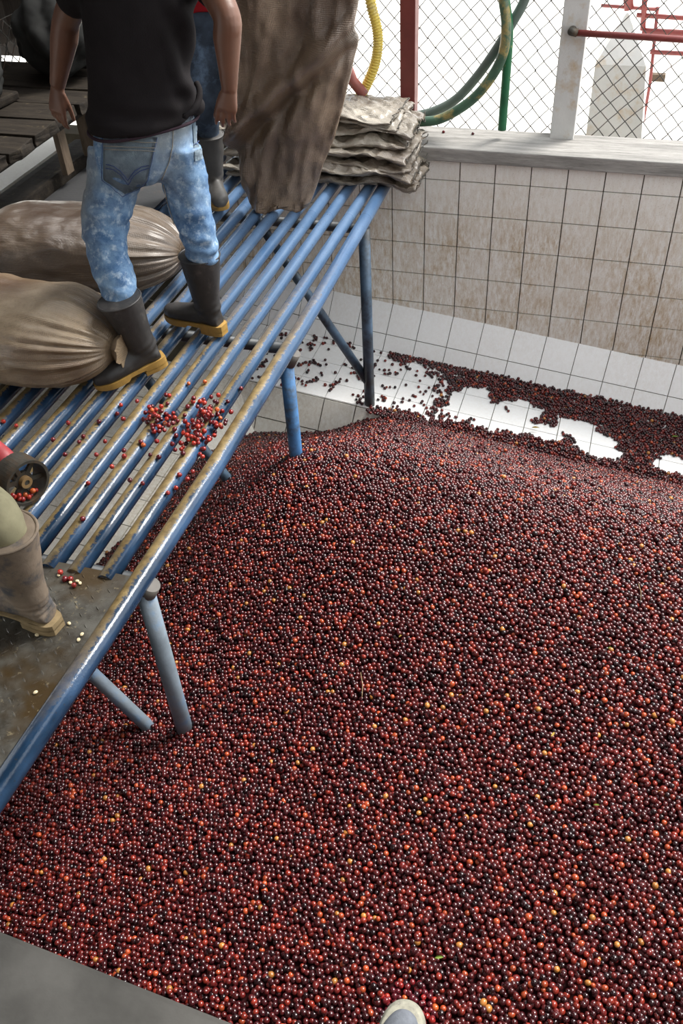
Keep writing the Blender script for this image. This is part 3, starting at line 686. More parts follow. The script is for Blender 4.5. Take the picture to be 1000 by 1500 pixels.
for v in bmn.verts:
    v.co.y *= .75; v.co.z *= .6
    if v.co.z > 0: v.co.z -= .0012 * math.exp(-(v.co.y / .0015) ** 2)
bean = from_bm(bmn, True); bean.materials.append(M_BEAN)
for (u, v) in ((103, 853), (113, 851), (117, 854), (86, 842), (120, 929), (115, 937), (54, 930), (101, 913), (52, 1014)):
    o = bpy.data.objects.new('coffee_bean', bean); COL.objects.link(o); o.location = on_plate(u, v, zP + .0045); o.rotation_euler = (0, 0, random.random() * 6); o.scale = (.95, .95, .95)
    tag(o, 'pale peeled coffee bean lying on the dark checker plate', 'bean', 'pale beans on the checker plate')
# leaves and twigs on the mound
def leaf(u, v, L, mat, label, rz):
    best = None
    for t in np.linspace(1.2, 6, 1500):
        d = RT * ((u - 500) / F_PX) + DN * ((v - 750) / F_PX) + FW; p = CAM + d * t
        hz = H(p.x, p.y)[0] if p.y < YE else zf(p.x) + .02
        if p.z < hz + .012: best = p; break
    bm = bmesh.new(); rows = []
    for i in range(9):
        t = i / 8; w_ = .30 * L * math.sin(math.pi * min(1, t ** .8)) + .0008
        rows.append([bm.verts.new((L * (t - .5), s * w_ * .5, .004 * math.sin(t * 3) + abs(s) * .003)) for s in (-1, -.5, 0, .5, 1)])
    for a, c in zip(rows, rows[1:]):
        for k in range(4): bm.faces.new((a[k], a[k + 1], c[k + 1], c[k]))
    bmesh.ops.solidify(bm, geom=bm.faces[:], thickness=.0008)
    bmesh.ops.transform(bm, matrix=Matrix.Translation(best + V((0, 0, .006))) @ Euler((.15, .1, rz)).to_matrix().to_4x4(), verts=bm.verts)
    tag(link('leaf', from_bm(bm, True), mat), label, 'leaf')
leaf(643, 1404, .028, M_LEAF, 'yellow-green leaf on the mound up right from the shoe toe', .4)
leaf(784, 628, .045, M_LEAFY, 'yellowish leaf on the far edge of the mound near the white tiles', .3)
leaf(809, 1078, .022, M_LEAFY, 'small pale leaf on the right middle of the mound', 1.2)
leaf(873, 1181, .020, M_LEAF, 'small green leaf on the lower right of the mound', .2)
leaf(586, 934, .016, M_LEAFY, 'tiny orange-yellow leaf scrap near the middle of the mound', 1.0)
leaf(892, 951, .016, M_LEAF, 'tiny green leaf on the right side of the mound', .6)
leaf(988, 641, .045, M_LEAF, 'green leaf at the far right edge of the strewn cherries', .3)
def twig(u0, v0, u1, v1, label):
    ps = []
    for u, v in ((u0, v0), ((u0 + u1) / 2 + 2, (v0 + v1) / 2), (u1, v1)):
        d = RT * ((u - 500) / F_PX) + DN * ((v - 750) / F_PX) + FW
        for t in np.linspace(1.5, 6, 2000):
            p = CAM + d * t
            if p.z < H(p.x, p.y)[0] + .016: break
        ps.append(p)
    tag(tube('twig', ps, .0011, M_TWIG, None, 6), label, 'twig')
twig(528, 985, 530, 1022, 'thin straw-coloured twig on the mound right of the middle leg')
twig(935, 855, 938, 880, 'short thin twig at the right side of the mound')

# ------------------------------------------------------------------ sacks
def add_uv(bm, fn):
    uvl = bm.loops.layers.uv.new('UVMap')
    for f in bm.faces:
        for lp in f.loops: lp[uvl].uv = fn(lp.vert)
def full_sack(name, c, L, ry, rz, yaw, mat, label, seed, tie=True):
    root = empty(name, c, label, 'sack', 'filled sacks on the platform')
    bm = bmesh.new(); nu, nv = 120, 160; rows = []; uvd = {}
    for i in range(nu + 1):
        t = i / nu; X = -L / 2 + L * t
        e0 = max(0.0, 1 - (1 - t / .28) ** 2.3) if t < .28 else 1
        e1 = max(0.0, 1 - ((t - .66) / .34) ** 2.2) if t > .66 else 1
        prof = (max(e0, 0) ** .5) * (.12 + .88 * max(e1, 0) ** .55); gath = max(0, (t - .62) / .38) ** 1.3
        row = []
        for j in range(nv):
            a = 2 * math.pi * j / nv; ca, sa = math.cos(a), math.sin(a)
            sy = math.copysign(abs(ca) ** .85, ca); sz = math.copysign(abs(sa) ** .8, sa)
            R_ = 1 + .05 * fbm((t * 3 + seed, ca * 1.4, sa * 1.4), 1.0)
            wr = gath * (.055 * math.sin(a * 17 + fbm((seed, a, 0), 2) * 3) + .035 * math.sin(a * 29 + seed)) * (1 if t < .985 else .5)
            R_ += wr + .018 * fbm((t * 9, ca * 4 + seed, sa * 4), 1.3)
            y_ = ry * prof * sy * R_; z_ = rz * prof * sz * R_
            if z_ < 0: z_ *= .82
            v = bm.verts.new((X, y_, z_)); uvd[v] = (t * L * 1.4, j / nv * 1.6); row.append(v)
        rows.append(row)
    for a, b2 in zip(rows, rows[1:]):
        for k in range(nv): bm.faces.new((a[k], a[(k + 1) % nv], b2[(k + 1) % nv], b2[k]))
    bm.faces.new(rows[0][::-1]); bm.faces.new(rows[-1])
    add_uv(bm, lambda v: uvd[v]); M_ = Matrix.Translation(V(c)) @ Matrix.Rotation(yaw, 4, 'Z')
    bmesh.ops.transform(bm, matrix=M_, verts=bm.verts); link('sack_body', from_bm(bm, True), mat, root)
    if tie:
        bm = bmesh.new(); n = 26; R = []; uvd = {}
        for i in range(7):
            t = i / 6; rr = .032 + .035 * t
            R.append([bm.verts.new((L / 2 - .012 + .05 * t, rr * math.cos(2 * math.pi * k / n) * (1 + .14 * t * math.sin(k * 1.9)), rr * math.sin(2 * math.pi * k / n) * (1 + .14 * t * math.sin(k * 2.2 + 1)))) for k in range(n)])
            for k, v in enumerate(R[-1]): uvd[v] = (t * .1, k / n * .2)
        for a, b2 in zip(R, R[1:]):
            for k in range(n): bm.faces.new((a[k], a[(k + 1) % n], b2[(k + 1) % n], b2[k]))
        bm.faces.new(R[-1]); add_uv(bm, lambda v: uvd[v]); bmesh.ops.transform(bm, matrix=M_, verts=bm.verts); link('gathered_neck', from_bm(bm, True), mat, root)
        bm = bmesh.new(); tube_bm(bm, [M_ @ V((L / 2 - .008, .036 * math.cos(q * .5), .036 * math.sin(q * .5))) for q in range(26)], .004, 8); link('tie_cord', from_bm(bm, True), M_TWIG, root)
    return root
full_sack('filled_sack', (-1.01, -2.36, .225), 1.02, .27, .175, -.05, M_SACK1, 'plump tan filled sack lying nearest the camera against the striding boot', 1.0)
full_sack('filled_sack', (-1.08, -1.63, .225), 1.02, .26, .18, .10, M_SACK2, 'dark wet filled sack with tied neck lying behind the man in jeans', 5.0)

# folded empty sacks in a stack
def folded(c, s, yaw, seed, mat, label, layers=2):
    root = empty('folded_sack', c, label, 'sack', 'empty folded sacks stacked at the platform end'); bm = bmesh.new(); uvd = {}
    for l in range(layers):
        nx, ny = 120, 60; th = s[2] / layers; z0 = -s[2] / 2 + th * (l + .5); ox = .02 * math.sin(seed * 3 + l * 2); oy = .02 * math.cos(seed + l * 3)
        grid = {}
        for side in (1, -1):
            for i in range(nx + 1):
                for j in range(ny + 1):
                    a, b2 = i / nx * 2 - 1, j / ny * 2 - 1
                    ed = max(abs(a) ** 6, abs(b2) ** 4); q = (1 - min(1, ed)) ** .5
                    X = a * s[0] / 2 * (1 + .03 * fbm((b2 * 2, seed, l), 1.3)) + ox; Yy = b2 * s[1] / 2 * (1 + .10 * fbm((a * 2.5, seed + 3, l), 1.2)) + oy
                    wr = 1.5 * (.22 - abs(fbm((X * 4 + seed, Yy * 13 + X * 6, l), 1.0, 3))) + 1.2 * (.2 - abs(fbm((X * 9 + seed, Yy * 7 - X * 5, l + 2), 1.0, 3)))
                    Z = z0 + side * th * .52 * q * (1 + wr) + th * .95 * fbm((X * 3.3, Yy * 4, seed + l * .5), 1.0)
                    Z += -.05 * max(0, a - .75) ** 1 * 1.2 * (1 if side > 0 else .9)
                    if ed >= .999 and side < 0 and (i, j) in grid.get(1, {}): grid.setdefault(-1, {})[(i, j)] = grid[1][(i, j)]; continue
                    v = bm.verts.new((X, Yy, Z)); uvd[v] = (X, Yy); grid.setdefault(side, {})[(i, j)] = v
            g = grid[side]
            for i in range(nx):
                for j in range(ny):
                    f = [g[(i, j)], g[(i + 1, j)], g[(i + 1, j + 1)], g[(i, j + 1)]]
                    if side < 0: f = f[::-1]
                    try: bm.faces.new(f)
                    except ValueError: pass
    add_uv(bm, lambda v: uvd.get(v, (0, 0))); bmesh.ops.transform(bm, matrix=Matrix.Translation(V(c)) @ Matrix.Rotation(yaw, 4, 'Z'), verts=bm.verts)
    me = bpy.data.meshes.new('m'); bm.to_mesh(me); bm.free(); smooth(me); link('folded_cloth', me, mat, root)
    for l in range(layers):              # ragged dark mouth of the sack, frayed at its right end
        th = s[2] / layers; pts = []
        for k in range(30):
            b2 = k / 29 * 2 - 1; q = V((s[0] / 2 * (1.0 + .03 * fbm((b2 * 2, seed, l), 1.3)) + .02 * math.sin(seed * 3 + l * 2) + .012 * fbm((k * .4, seed, l), 1), b2 * s[1] * .47, -s[2] / 2 + th * (l + .5) - .012 + .02 * fbm((k * .3, seed + 4, l), 1)))
            pts.append(V(c) + Matrix.Rotation(yaw, 3, 'Z') @ q)
        tube('frayed_mouth', pts, .0028, M_IRON, root, 6)
    return root
folded((-.32, -.17, .135), (1.10, .50, .095), .02, 1.0, M_SACKP, 'bottom sack of the folded stack, resting on the blue pipes', 2)
folded((-.40, -.15, .225), (1.16, .46, .09), -.03, 2.3, M_SACKP, 'folded sack second from the bottom of the stack', 2)
folded((-.40, -.10, .315), (1.14, .44, .09), .03, 3.7, M_SACKP, 'folded sack third from the bottom of the stack, pale crumpled end', 2)
folded((-.43, -.06, .395), (1.04, .42, .08), -.02, 5.1, M_SACKP, 'topmost sack of the folded stack, shiny with wet creases', 2)

# hanging sack
hs = empty('hanging_sack', (-.35, -.72, .08), 'long damp brown burlap sack held up and hanging down onto the pipes', 'sack')
prof = [(1.34, 318, 545, -90), (1.08, 345, 523, 0), (.9, 346, 519, 50), (.74, 345, 508, 110), (.6, 343, 496, 160), (.5, 342, 486, 200), (.36, 352, 470, 240), (.2, 364, 455, 285), (.09, 371, 448, 306)]
bm = bmesh.new(); n = 96; rows = []; uvd = {}; rp = []
for i in range(len(prof) - 1):
    for k in range(12):
        t = k / 12; v_ = prof[i][3] * (1 - t) + prof[i + 1][3] * t; l_ = prof[i][1] * (1 - t) + prof[i + 1][1] * t; r_ = prof[i][2] * (1 - t) + prof[i + 1][2] * t; rp.append((l_, r_, v_))
rp.append((371, 448, 306))
for i, (l_, r_, v_) in enumerate(rp):
    A, B = at(l_, v_, -.72), at(r_, v_, -.72); z = (A.z + B.z) / 2; cx = (A.x + B.x) / 2; hw = (B.x - A.x) / 2; row = []
    for j in range(n):
        a = 2 * math.pi * j / n; s = math.cos(a); q = math.sin(a); X = cx + hw * s
        g = fbm((s * 2.2 * hw / .25 + i * .012, i * .018, 2), 1.3, 3); vfold = math.sin(s * 9 + i * .02 + 1.3 * fbm((s, i * .03, 4), 1)) * .006 + math.sin(s * 17 + 2) * .003
        sw = .085 * math.exp(-((z - (.72 + .25 * s)) / .07) ** 2) - .06 * math.exp(-((z - (.62 + .28 * s)) / .06) ** 2)
        g += .5 * fbm((X * 9, z * 5, 7), 1.0, 4)
        Yy = -.72 - (abs(q) ** .6) * math.copysign(1, q) * .05 * (.6 + .4 * z) - .05 * g - vfold - sw + .05 * s
        zz = z + (.012 * math.sin(s * 6 + 1) + .02 * g if i > len(rp) - 5 else 0)
        v = bm.verts.new((X, Yy, zz)); uvd[v] = (X, z); row.append(v)
    rows.append(row)
for a, b2 in zip(rows, rows[1:]):
    for k in range(n): bm.faces.new((a[k], a[(k + 1) % n], b2[(k + 1) % n], b2[k]))
bm.faces.new(rows[0][::-1]); bm.faces.new(rows[-1]); add_uv(bm, lambda v: uvd[v]); link('sack_cloth', from_bm(bm, True), M_SACKH, hs)

# grey bundles on the bench, top left
for i, (c, s, lab) in enumerate((((-2.20, -.80, .72), (.30, .25, .22), 'dull grey slumped bundle on the bench at the far left corner'), ((-1.95, -.12, .73), (.23, .22, .23), 'grey cloth bundle on the bench partly behind the left arm'))):
    bm = bmesh.new(); bmesh.ops.create_icosphere(bm, subdivisions=5, radius=1)
    for v in bm.verts:
        p = v.co.copy(); k = 1 + .14 * fbm(p + V((i * 5, 0, 0)), 1.6) + .05 * math.sin(p.x * 9 + p.z * 5); v.co = V((p.x * s[0] * k, p.y * s[1] * k, max(p.z * s[2] * k, -s[2] * .93))) + V(c)
    tag(link('cloth_bundle', from_bm(bm, True), M_SACKD), lab, 'bundle')

# ------------------------------------------------------------------ boots and people
def boot(parent, heel, yaw, mat, sole_mat, pitch=0.0, hgt=.335, s=1.0, lean=(0, 0), name='rubber_boot', wr=0):
    sw = .88 if wr else .97
    T = Matrix.Translation(V(heel)) @ Matrix.Rotation(yaw, 4, 'Z') @ Matrix.Rotation(pitch, 4, 'Y') @ Matrix.Scale(s, 4)
    bm = bmesh.new(); z0 = .024
    loft_bm(bm, [(V((.012, 0, z0 + .03)), V((0, .030, 0)), V((0, 0, .030))), (V((.03, 0, z0 + .04)), V((0, .037, 0)), V((0, 0, .04))), (V((.08, 0, z0 + .05)), V((0, .039, 0)), V((0, 0, .05))), (V((.14, 0, z0 + .045)), V((0, .041, 0)), V((.0, 0, .046))),
                 (V((.20, .004, z0 + .037)), V((0, .048, 0)), V((0, 0, .038))), (V((.25, .004, z0 + .033)), V((0, .045, 0)), V((0, 0, .033))), (V((.285, .002, z0 + .028)), V((0, .032, 0)), V((0, 0, .027))), (V((.298, .0, z0 + .024)), V((0, .016, 0)), V((0, 0, .018)))], 24)
    lx, ly = lean
    loft_bm(bm, [(V((.06, 0, z0 + .03)), V((.045, 0, 0)), V((0, .036, 0))), (V((.066, 0, z0 + .09)), V((.060, 0, 0)), V((0, .046, 0))), (V((.068 + lx * .2, ly * .2, z0 + .14)), V((.060, 0, 0)), V((0, .053, 0))),
                 (V((.064 + lx * .6, ly * .6, z0 + .22)), V((.073, 0, 0)), V((0, .066, 0))), (V((.062 + lx, ly, hgt)), V((.088, 0, 0)), V((0, .080, 0)))], 28)
    loft_bm(bm, [(V((.10, 0, z0 + .04)), V((.03, 0, 0)), V((0, .032, 0))), (V((.085, 0, z0 + .11)), V((.03, 0, 0)), V((0, .032, 0)))], 16)
    def dsp(p, n_):
        k = .0018 * fbm(p, 14)
        if wr: k += wr * math.sin(p.z * 330 + p.x * 60) * max(0, 1 - abs(p.z - .085) / .045)
        else: k += .002 * math.sin(p.z * 170 + p.x * 50 + p.y * 30) * max(0, 1 - abs(p.z - .11) / .05)
        return k
    me = remesh(bm, .006, 5, dsp)
    me.transform(T); link(name, me, mat, parent)
    b_ = bpy.data.objects[-1] if False else COL.objects[-1]
    # rim
    c = V((.062 + lx, ly, hgt - .004)); bm = bmesh.new()
    tube_bm(bm, [c + V((.085 * math.cos(q), .077 * math.sin(q), 0)) for q in np.linspace(0, 2 * math.pi, 33)], .0045, 8, False); m2 = from_bm(bm, True); m2.transform(T); link('boot_rim', m2, mat, parent)
    # sole
    out = []
    for t, w_ in ((0, .020), (.015, .031), (.05, .038), (.1, .036), (.15, .038), (.2, .048), (.24, .049), (.275, .040), (.297, .024), (.306, .008)): out.append((t - .004, w_ + .003))
    out = [(p_.x, max(p_.y * sw, .002)) for p_ in spline([V((x, w_, 0)) for x, w_ in out], 4)]
    ring = [(x, w_) for x, w_ in out] + [(x, -w_) for x, w_ in out[::-1]]
    bm = bmesh.new(); A = [bm.verts.new((x, y, .012 + (.010 if .09 < x < .16 else 0) + (.008 * max(0, (x - .22) / .08) ** 2))) for x, y in ring]; B = [bm.verts.new((x, y, z0 + (.004 if wr else .014) + (.004 if x < .08 else 0))) for x, y in ring]
    bm.faces.new(A[::-1]); bm.faces.new(B)
    for k in range(len(ring)): bm.faces.new((A[k], A[(k + 1) % len(ring)], B[(k + 1) % len(ring)], B[k]))
    hr = [(x, w_) for x, w_ in out[:13]] + [(x, -w_) for x, w_ in out[:13][::-1]]
    A = [bm.verts.new((x, y, -.004)) for x, y in hr]; B = [bm.verts.new((x, y, .016)) for x, y in hr]; bm.faces.new(A[::-1]); bm.faces.new(B)
    for k in range(len(hr)): bm.faces.new((A[k], A[(k + 1) % len(hr)], B[(k + 1) % len(hr)], B[k]))
    m3 = from_bm(bm); m3.transform(T); link('boot_sole', m3, sole_mat, parent)
def hand_bm(bm, wrist, mid, side, palm_n, curl, r=.0088, s=1.0):
    """wrist -> knuckle centre `mid`; side = unit vector towards the thumb; palm_n = palm normal (fingers curl to it)"""
    wrist, mid = V(wrist), V(mid); d = (mid - wrist); L = d.length; d.normalize(); side = V(side); side = (side - d * side.dot(d)).normalized(); pn = d.cross(side) ; pn = pn if pn.dot(V(palm_n)) > 0 else -pn
    loft_bm(bm, [(wrist - d * .01, side * .026, pn * .019), (wrist + d * L * .35, side * .034, pn * .0175), (wrist + d * L * .75, side * .041, pn * .0155), (mid, side * .041, pn * .013), (mid + d * .006, side * .034, pn * .008)], 20)
    for k, (o_, ln) in enumerate(((.030, .068), (.010, .077), (-.010, .072), (-.029, .056))):
        p = mid + side * o_ * s - d * .008; dr = (d + side * o_ * 2.2).normalized(); ang = 0; rr = r * (1.03 if k < 3 else .9)
        c = curl[k] if hasattr(curl, '__len__') else curl
        for seg, f in enumerate((.45, .31, .24)):
            ang += c * (.7 if seg == 0 else 1.0); q = p + (dr * math.cos(ang) + pn * math.sin(ang)) * ln * f * s
            capsule_bm(bm, p, q, rr, rr * .9, 10, 3); p = q; rr *= .92
    p = wrist + d * L * .28 + side * .024; th = (d * .85 + side * .32 + pn * .42).normalized()
    for ln, rr in ((.038, .0125), (.032, .0105), (.026, .0092)):
        q = p + th * ln * s; capsule_bm(bm, p, q, rr, rr * .88, 10, 3); p = q; th = (th + d * .45 + pn * .12).normalized()

def head_bm(bm, neck, face):
    face = V(face).normalized(); up = V((0, 0, 1)); c = neck + up * .16; sd = face.cross(up).normalized()
    loft_bm(bm, [(c - up * .115 + face * .035, sd * .030, face * .028), (c - up * .09 + face * .025, sd * .05, face * .06), (c - up * .03 + face * .01, sd * .068, face * .085), (c + up * .03, sd * .075, face * .095), (c + up * .08 - face * .008, sd * .066, face * .082), (c + up * .115 - face * .01, sd * .03, face * .04)], 24)
    capsule_bm(bm, c + face * .092 + up * .02, c + face * .112 - up * .02, .009, .013)
    for s in (1, -1): capsule_bm(bm, c + sd * s * .078 + up * .012, c + sd * s * .076 - up * .02, .016, .010); 
    capsule_bm(bm, c + face * .083 - up * .052 - sd * .02, c + face * .083 - up * .052 + sd * .02, .009, .009)
    capsule_bm(bm, neck - up * .04, c - up * .05, .056, .052); return c, sd, face

# ---- the man in black shirt and acid-wash jeans
p1 = empty('person', (-.42, -2.1, .08), 'person seen from behind in black shirt, pale acid-wash jeans and black boots', 'person')
fwd = V((-.75, .62, 0)).normalized(); rgt = V((.62, .75, 0)).normalized()
def rad(px, p): return px * depth(p) / F_PX / 2
def limb(bm, pts, n=24):                # pts: (u, v, y, width_px)
    P = [at(u, v, y) for u, v, y, _ in pts]; rr = [rad(w_, p) for (_, _, _, w_), p in zip(pts, P)]
    Ps = spline(P, 5); Rs = np.interp(np.linspace(0, len(P) - 1, len(Ps)), range(len(P)), rr); tube_bm(bm, Ps, list(Rs), n)
bm = bmesh.new()
S = .86
limb(bm, [(172, 225, -1.99, 96 * S), (166, 262, -2.03, 92 * S), (158, 300, -2.08, 84 * S), (153, 338, -2.13, 76 * S), (158, 370, -2.19, 70 * S), (169, 405, -2.24, 66 * S), (179, 436, -2.29, 58 * S), (182, 450, -2.30, 40 * S)])
limb(bm, [(262, 215, -1.93, 82 * S), (268, 250, -1.94, 76 * S), (274, 288, -1.95, 68 * S), (285, 325, -1.97, 64 * S), (293, 358, -1.98, 62 * S), (296, 382, -1.985, 52 * S), (296, 394, -1.985, 34 * S)])
def pring(u, v, y, wu, wf):
    c = at(u, v, y); return (c, rgt * wu, fwd * wf)
loft_bm(bm, [pring(214, 262, -1.98, .10, .08), pring(215, 240, -1.98, .195, .125), pring(214, 210, -1.97, .205, .135), pring(212, 182, -1.965, .195, .122), pring(211, 160, -1.96, .18, .11), pring(211, 140, -1.96, .17, .10)], 36)
def den(p, n_):
    k = .010 * fbm(p, 7, 3) + .004 * fbm(p, 20, 2)
    if p.z < .75:
        wv = math.sin(p.z * 75 + fbm(p, 6) * 5 + p.x * 18); k += .006 * wv * (abs(fbm(p, 5)) + .35)
    if p.z < .46: k += .004 * math.sin(p.z * 120 + p.x * 30)
    return k
jm = remesh(bm, .009, 6, den); jeans = link('jeans', jm, M_JEANS, p1)
# surface helper: find the jeans surface under a pixel
from mathutils.bvhtree import BVHTree
def bvh(me): return BVHTree.FromPolygons([v.co for v in me.vertices], [p.vertices for p in me.polygons])
JB = bvh(jm)
def surf(B, u, v, lift=.004):
    d = (RT * ((u - 500) / F_PX) + DN * ((v - 750) / F_PX) + FW).normalized(); h, n_, _, _ = B.ray_cast(CAM, d)
    if h and n_.dot(d) > 0: n_ = -n_
    return (h + n_ * lift) if h else None
def patch(B, pts, mat, name, parent, lift=.005, th=.004, n=12):
    """a cloth patch following the surface inside a quad of pixels"""
    bm = bmesh.new(); g = {}
    for i in range(n + 1):
        for j in range(n + 1):
            a, c = i / n, j / n
            u = (pts[0][0] * (1 - a) + pts[1][0] * a) * (1 - c) + (pts[3][0] * (1 - a) + pts[2][0] * a) * c
            v = (pts[0][1] * (1 - a) + pts[1][1] * a) * (1 - c) + (pts[3][1] * (1 - a) + pts[2][1] * a) * c
            if len(pts) > 4 and c > .72: v += (1 - abs(2 * a - 1)) * pts[4] * (c - .72) / .28
            q = surf(B, u, v, lift)
            if q: g[(i, j)] = bm.verts.new(q)
    for i in range(n):
        for j in range(n):
            k = [(i, j), (i, j + 1), (i + 1, j + 1), (i + 1, j)]
            if all(x in g for x in k): bm.faces.new([g[x] for x in k])
    bmesh.ops.solidify(bm, geom=bm.faces[:], thickness=th)
    return link(name, from_bm(bm, True), mat, parent)
def stitch(B, pp, mat, name, parent, r=.0012, lift=.006, n=14):
    P = []
    for (a, c) in zip(pp, pp[1:]):
        for k in range(n): t = k / n; q = surf(B, a[0] + (c[0] - a[0]) * t, a[1] + (c[1] - a[1]) * t, lift); P += [q] if q else []
    q = surf(B, *pp[-1], lift); P += [q] if q else []
    if len(P) > 2: return tube(name, P, r, mat, parent, 6)
pk = patch(JB, [(152, 197), (229, 201), (213, 270), (152, 262), 18], M_POCKET, 'back_pocket', jeans, .005)
PB = bvh(pk.data)
for q in (((153, 205), (228, 208)), ((153, 213), (227, 216)), ((154, 218), (226, 221))): stitch(JB, q, M_SEAM, 'stitching', jeans, .0011, .0105)
for dy in (0, 5):
    stitch(JB, [(157, 240 + dy), (168, 242 + dy), (178, 250 + dy), (187, 262 + dy), (196, 250 + dy), (206, 243 + dy), (217, 240 + dy)], M_NAVY, 'embroidery', jeans, .0016, .0105)
stitch(JB, [(152, 197), (151, 262), (178, 287), (205, 272), (215, 262), (229, 201)], M_NAVY, 'pocket_piping', jeans, .0012, .0095)
patch(JB, [(281, 183), (292, 170), (297, 232), (285, 236)], M_POCKET, 'back_pocket', jeans, .004, n=8)
stitch(JB, [(284, 215), (290, 207), (296, 206)], M_NAVY, 'embroidery', jeans, .0014, .0095)
stitch(JB, [(253, 182), (252, 215), (246, 240), (236, 262)], M_SEAM, 'seat_seam', jeans, .0016, .004)
stitch(JB, [(240, 270), (247, 300), (258, 335), (268, 370), (273, 392)], M_SEAM, 'inside_seam', jeans, .0016, .004)
# shirt
bm = bmesh.new()
loft_bm(bm, [pring(211, 179, -1.965, .215, .148), pring(211, 172, -1.965, .222, .152), pring(209, 150, -1.955, .212, .140), pring(207, 110, -1.95, .198, .128), pring(206, 60, -1.94, .198, .128), pring(206, 10, -1.93, .212, .13), pring(206, -40, -1.92, .22, .13), pring(206, -80, -1.91, .20, .115), pring(206, -105, -1.90, .11, .085), pring(206, -114, -1.90, .07, .07)], 44)
shC = at(206, -70, -1.91)
for (u, v, y), s in (((97, 30, -1.96), -1), ((330, 22, -1.93), 1)):
    e = at(u, v, y); a = shC + rgt * .17 * s + V((0, 0, .0)); capsule_bm(bm, a, a.lerp(e, .60), .075, .068)
def cot(p, n_):
    k = .006 * fbm(p, 5, 3)
    t = (p - shC).dot(rgt); z = p.z
    k += .013 * math.sin((t * 1.0 + (z - 1.1) * .55) * 42 + fbm(p, 3) * 2) * max(0, min(1, (t + .03) / .1)) * (1 - max(0, z - 1.25) * 3 if z < 1.55 else 0)
    k += .006 * math.sin(z * 70 + t * 20) * max(0, 1 - abs(z - 1.0) / .08)
    return k
sm_ = remesh(bm, .009, 5, cot); shirt = link('shirt', sm_, M_SHIRT, p1); SB = bvh(sm_)
c = at(211, 180, -1.965)
tube('shirt_hem', [c + rgt * .212 * math.cos(q) + fwd * .145 * math.sin(q) + V((0, 0, .004 * math.sin(q * 3))) for q in np.linspace(0, 2 * math.pi, 49)], .006, simple('hem_purple', (.035, .022, .03), .85), shirt, 8)
tube('shirt_fold', spline([at(287, 120, -1.90), at(292, 132, -1.93), at(290, 150, -1.97), at(280, 164, -2.03), at(268, 172, -2.07)], 6), [.004] + [.011] * 8 + [.012] * 8 + [.01] * 7 + [.004], M_SHIRT, shirt, 10)
# skin: torso core, neck, head, arms, hands as one body
bm = bmesh.new()
loft_bm(bm, [pring(211, 150, -1.96, .12, .08), pring(206, 60, -1.94, .13, .08), pring(206, -70, -1.91, .15, .08), pring(206, -100, -1.90, .08, .06)], 24)
neck = at(206, -118, -1.90); HC, HS, HF = head_bm(bm, neck, fwd + V((0, 0, 0)))
LE, LW = at(98, 28, -1.97), at(84, 126, -1.99); RE, RW = at(331, 22, -1.93), at(336, 132, -1.95)
for E_, W_, s in ((LE, LW, -1), (RE, RW, 1)):
    sh = shC + rgt * .175 * s
    k = .88
    tube_bm(bm, spline([sh, sh.lerp(E_, .5), E_, E_.lerp(W_, .3), E_.lerp(W_, .7), W_], 6), list(np.interp(np.linspace(0, 5, 31), [0, 1, 2, 3, 4, 5], [.06, .054, .048, .049, .036, .028])), 18)
hand_bm(bm, LW, at(84, 163, -2.01), V((1, -.2, 0)), V((.5, .8, 0)), (.25, .35, .45, .5))
hand_bm(bm, RW, at(331, 161, -1.97), V((-1, -.1, 0)), V((-.8, .3, 0)), (.22, .3, .38, .45))
body = remesh(bm, .0052, 3); link('body', body, M_SKIN, p1)
bm = bmesh.new(); bmesh.ops.create_icosphere(bm, subdivisions=4, radius=1)
for v in bm.verts:
    p = v.co; k = 1 + .03 * fbm(p, 6); v.co = HC + V((0, 0, .03)) - HF * .012 + (HS * p.x * .083 + HF * p.y * .104 + V((0, 0, p.z * .098))) * k
bmesh.ops.delete(bm, geom=[v for v in bm.verts if (v.co - HC).dot(HF) > .045 and v.co.z < HC.z + .06 or v.co.z < HC.z - .03], context='VERTS')
link('hair', from_bm(bm, True), simple('black_hair', (.012, .010, .009), .7, bump=.6, bsc=200), p1)
for s in (1, -1):
    bm = bmesh.new(); bmesh.ops.create_uvsphere(bm, u_segments=12, v_segments=8, radius=.011, matrix=Matrix.Translation(HC + HF * .083 + HS * .03 * s + V((0, 0, .018)))); link('eye', from_bm(bm, True), simple('eye_white', (.5, .48, .45), .3), p1)
hL = V((-.372, -2.262, PZ + .052)); yL = math.atan2(-.215, -.20)
boot(p1, hL, yL, M_RUBBER, M_SOLE, pitch=.12, lean=(.02, -.025), hgt=.325)
hR = V((-.225, -1.985, PZ + .040)); yR = math.atan2(.055, -.285)
boot(p1, hR, yR, M_RUBBER, M_SOLE, lean=(.005, .0), hgt=.35)

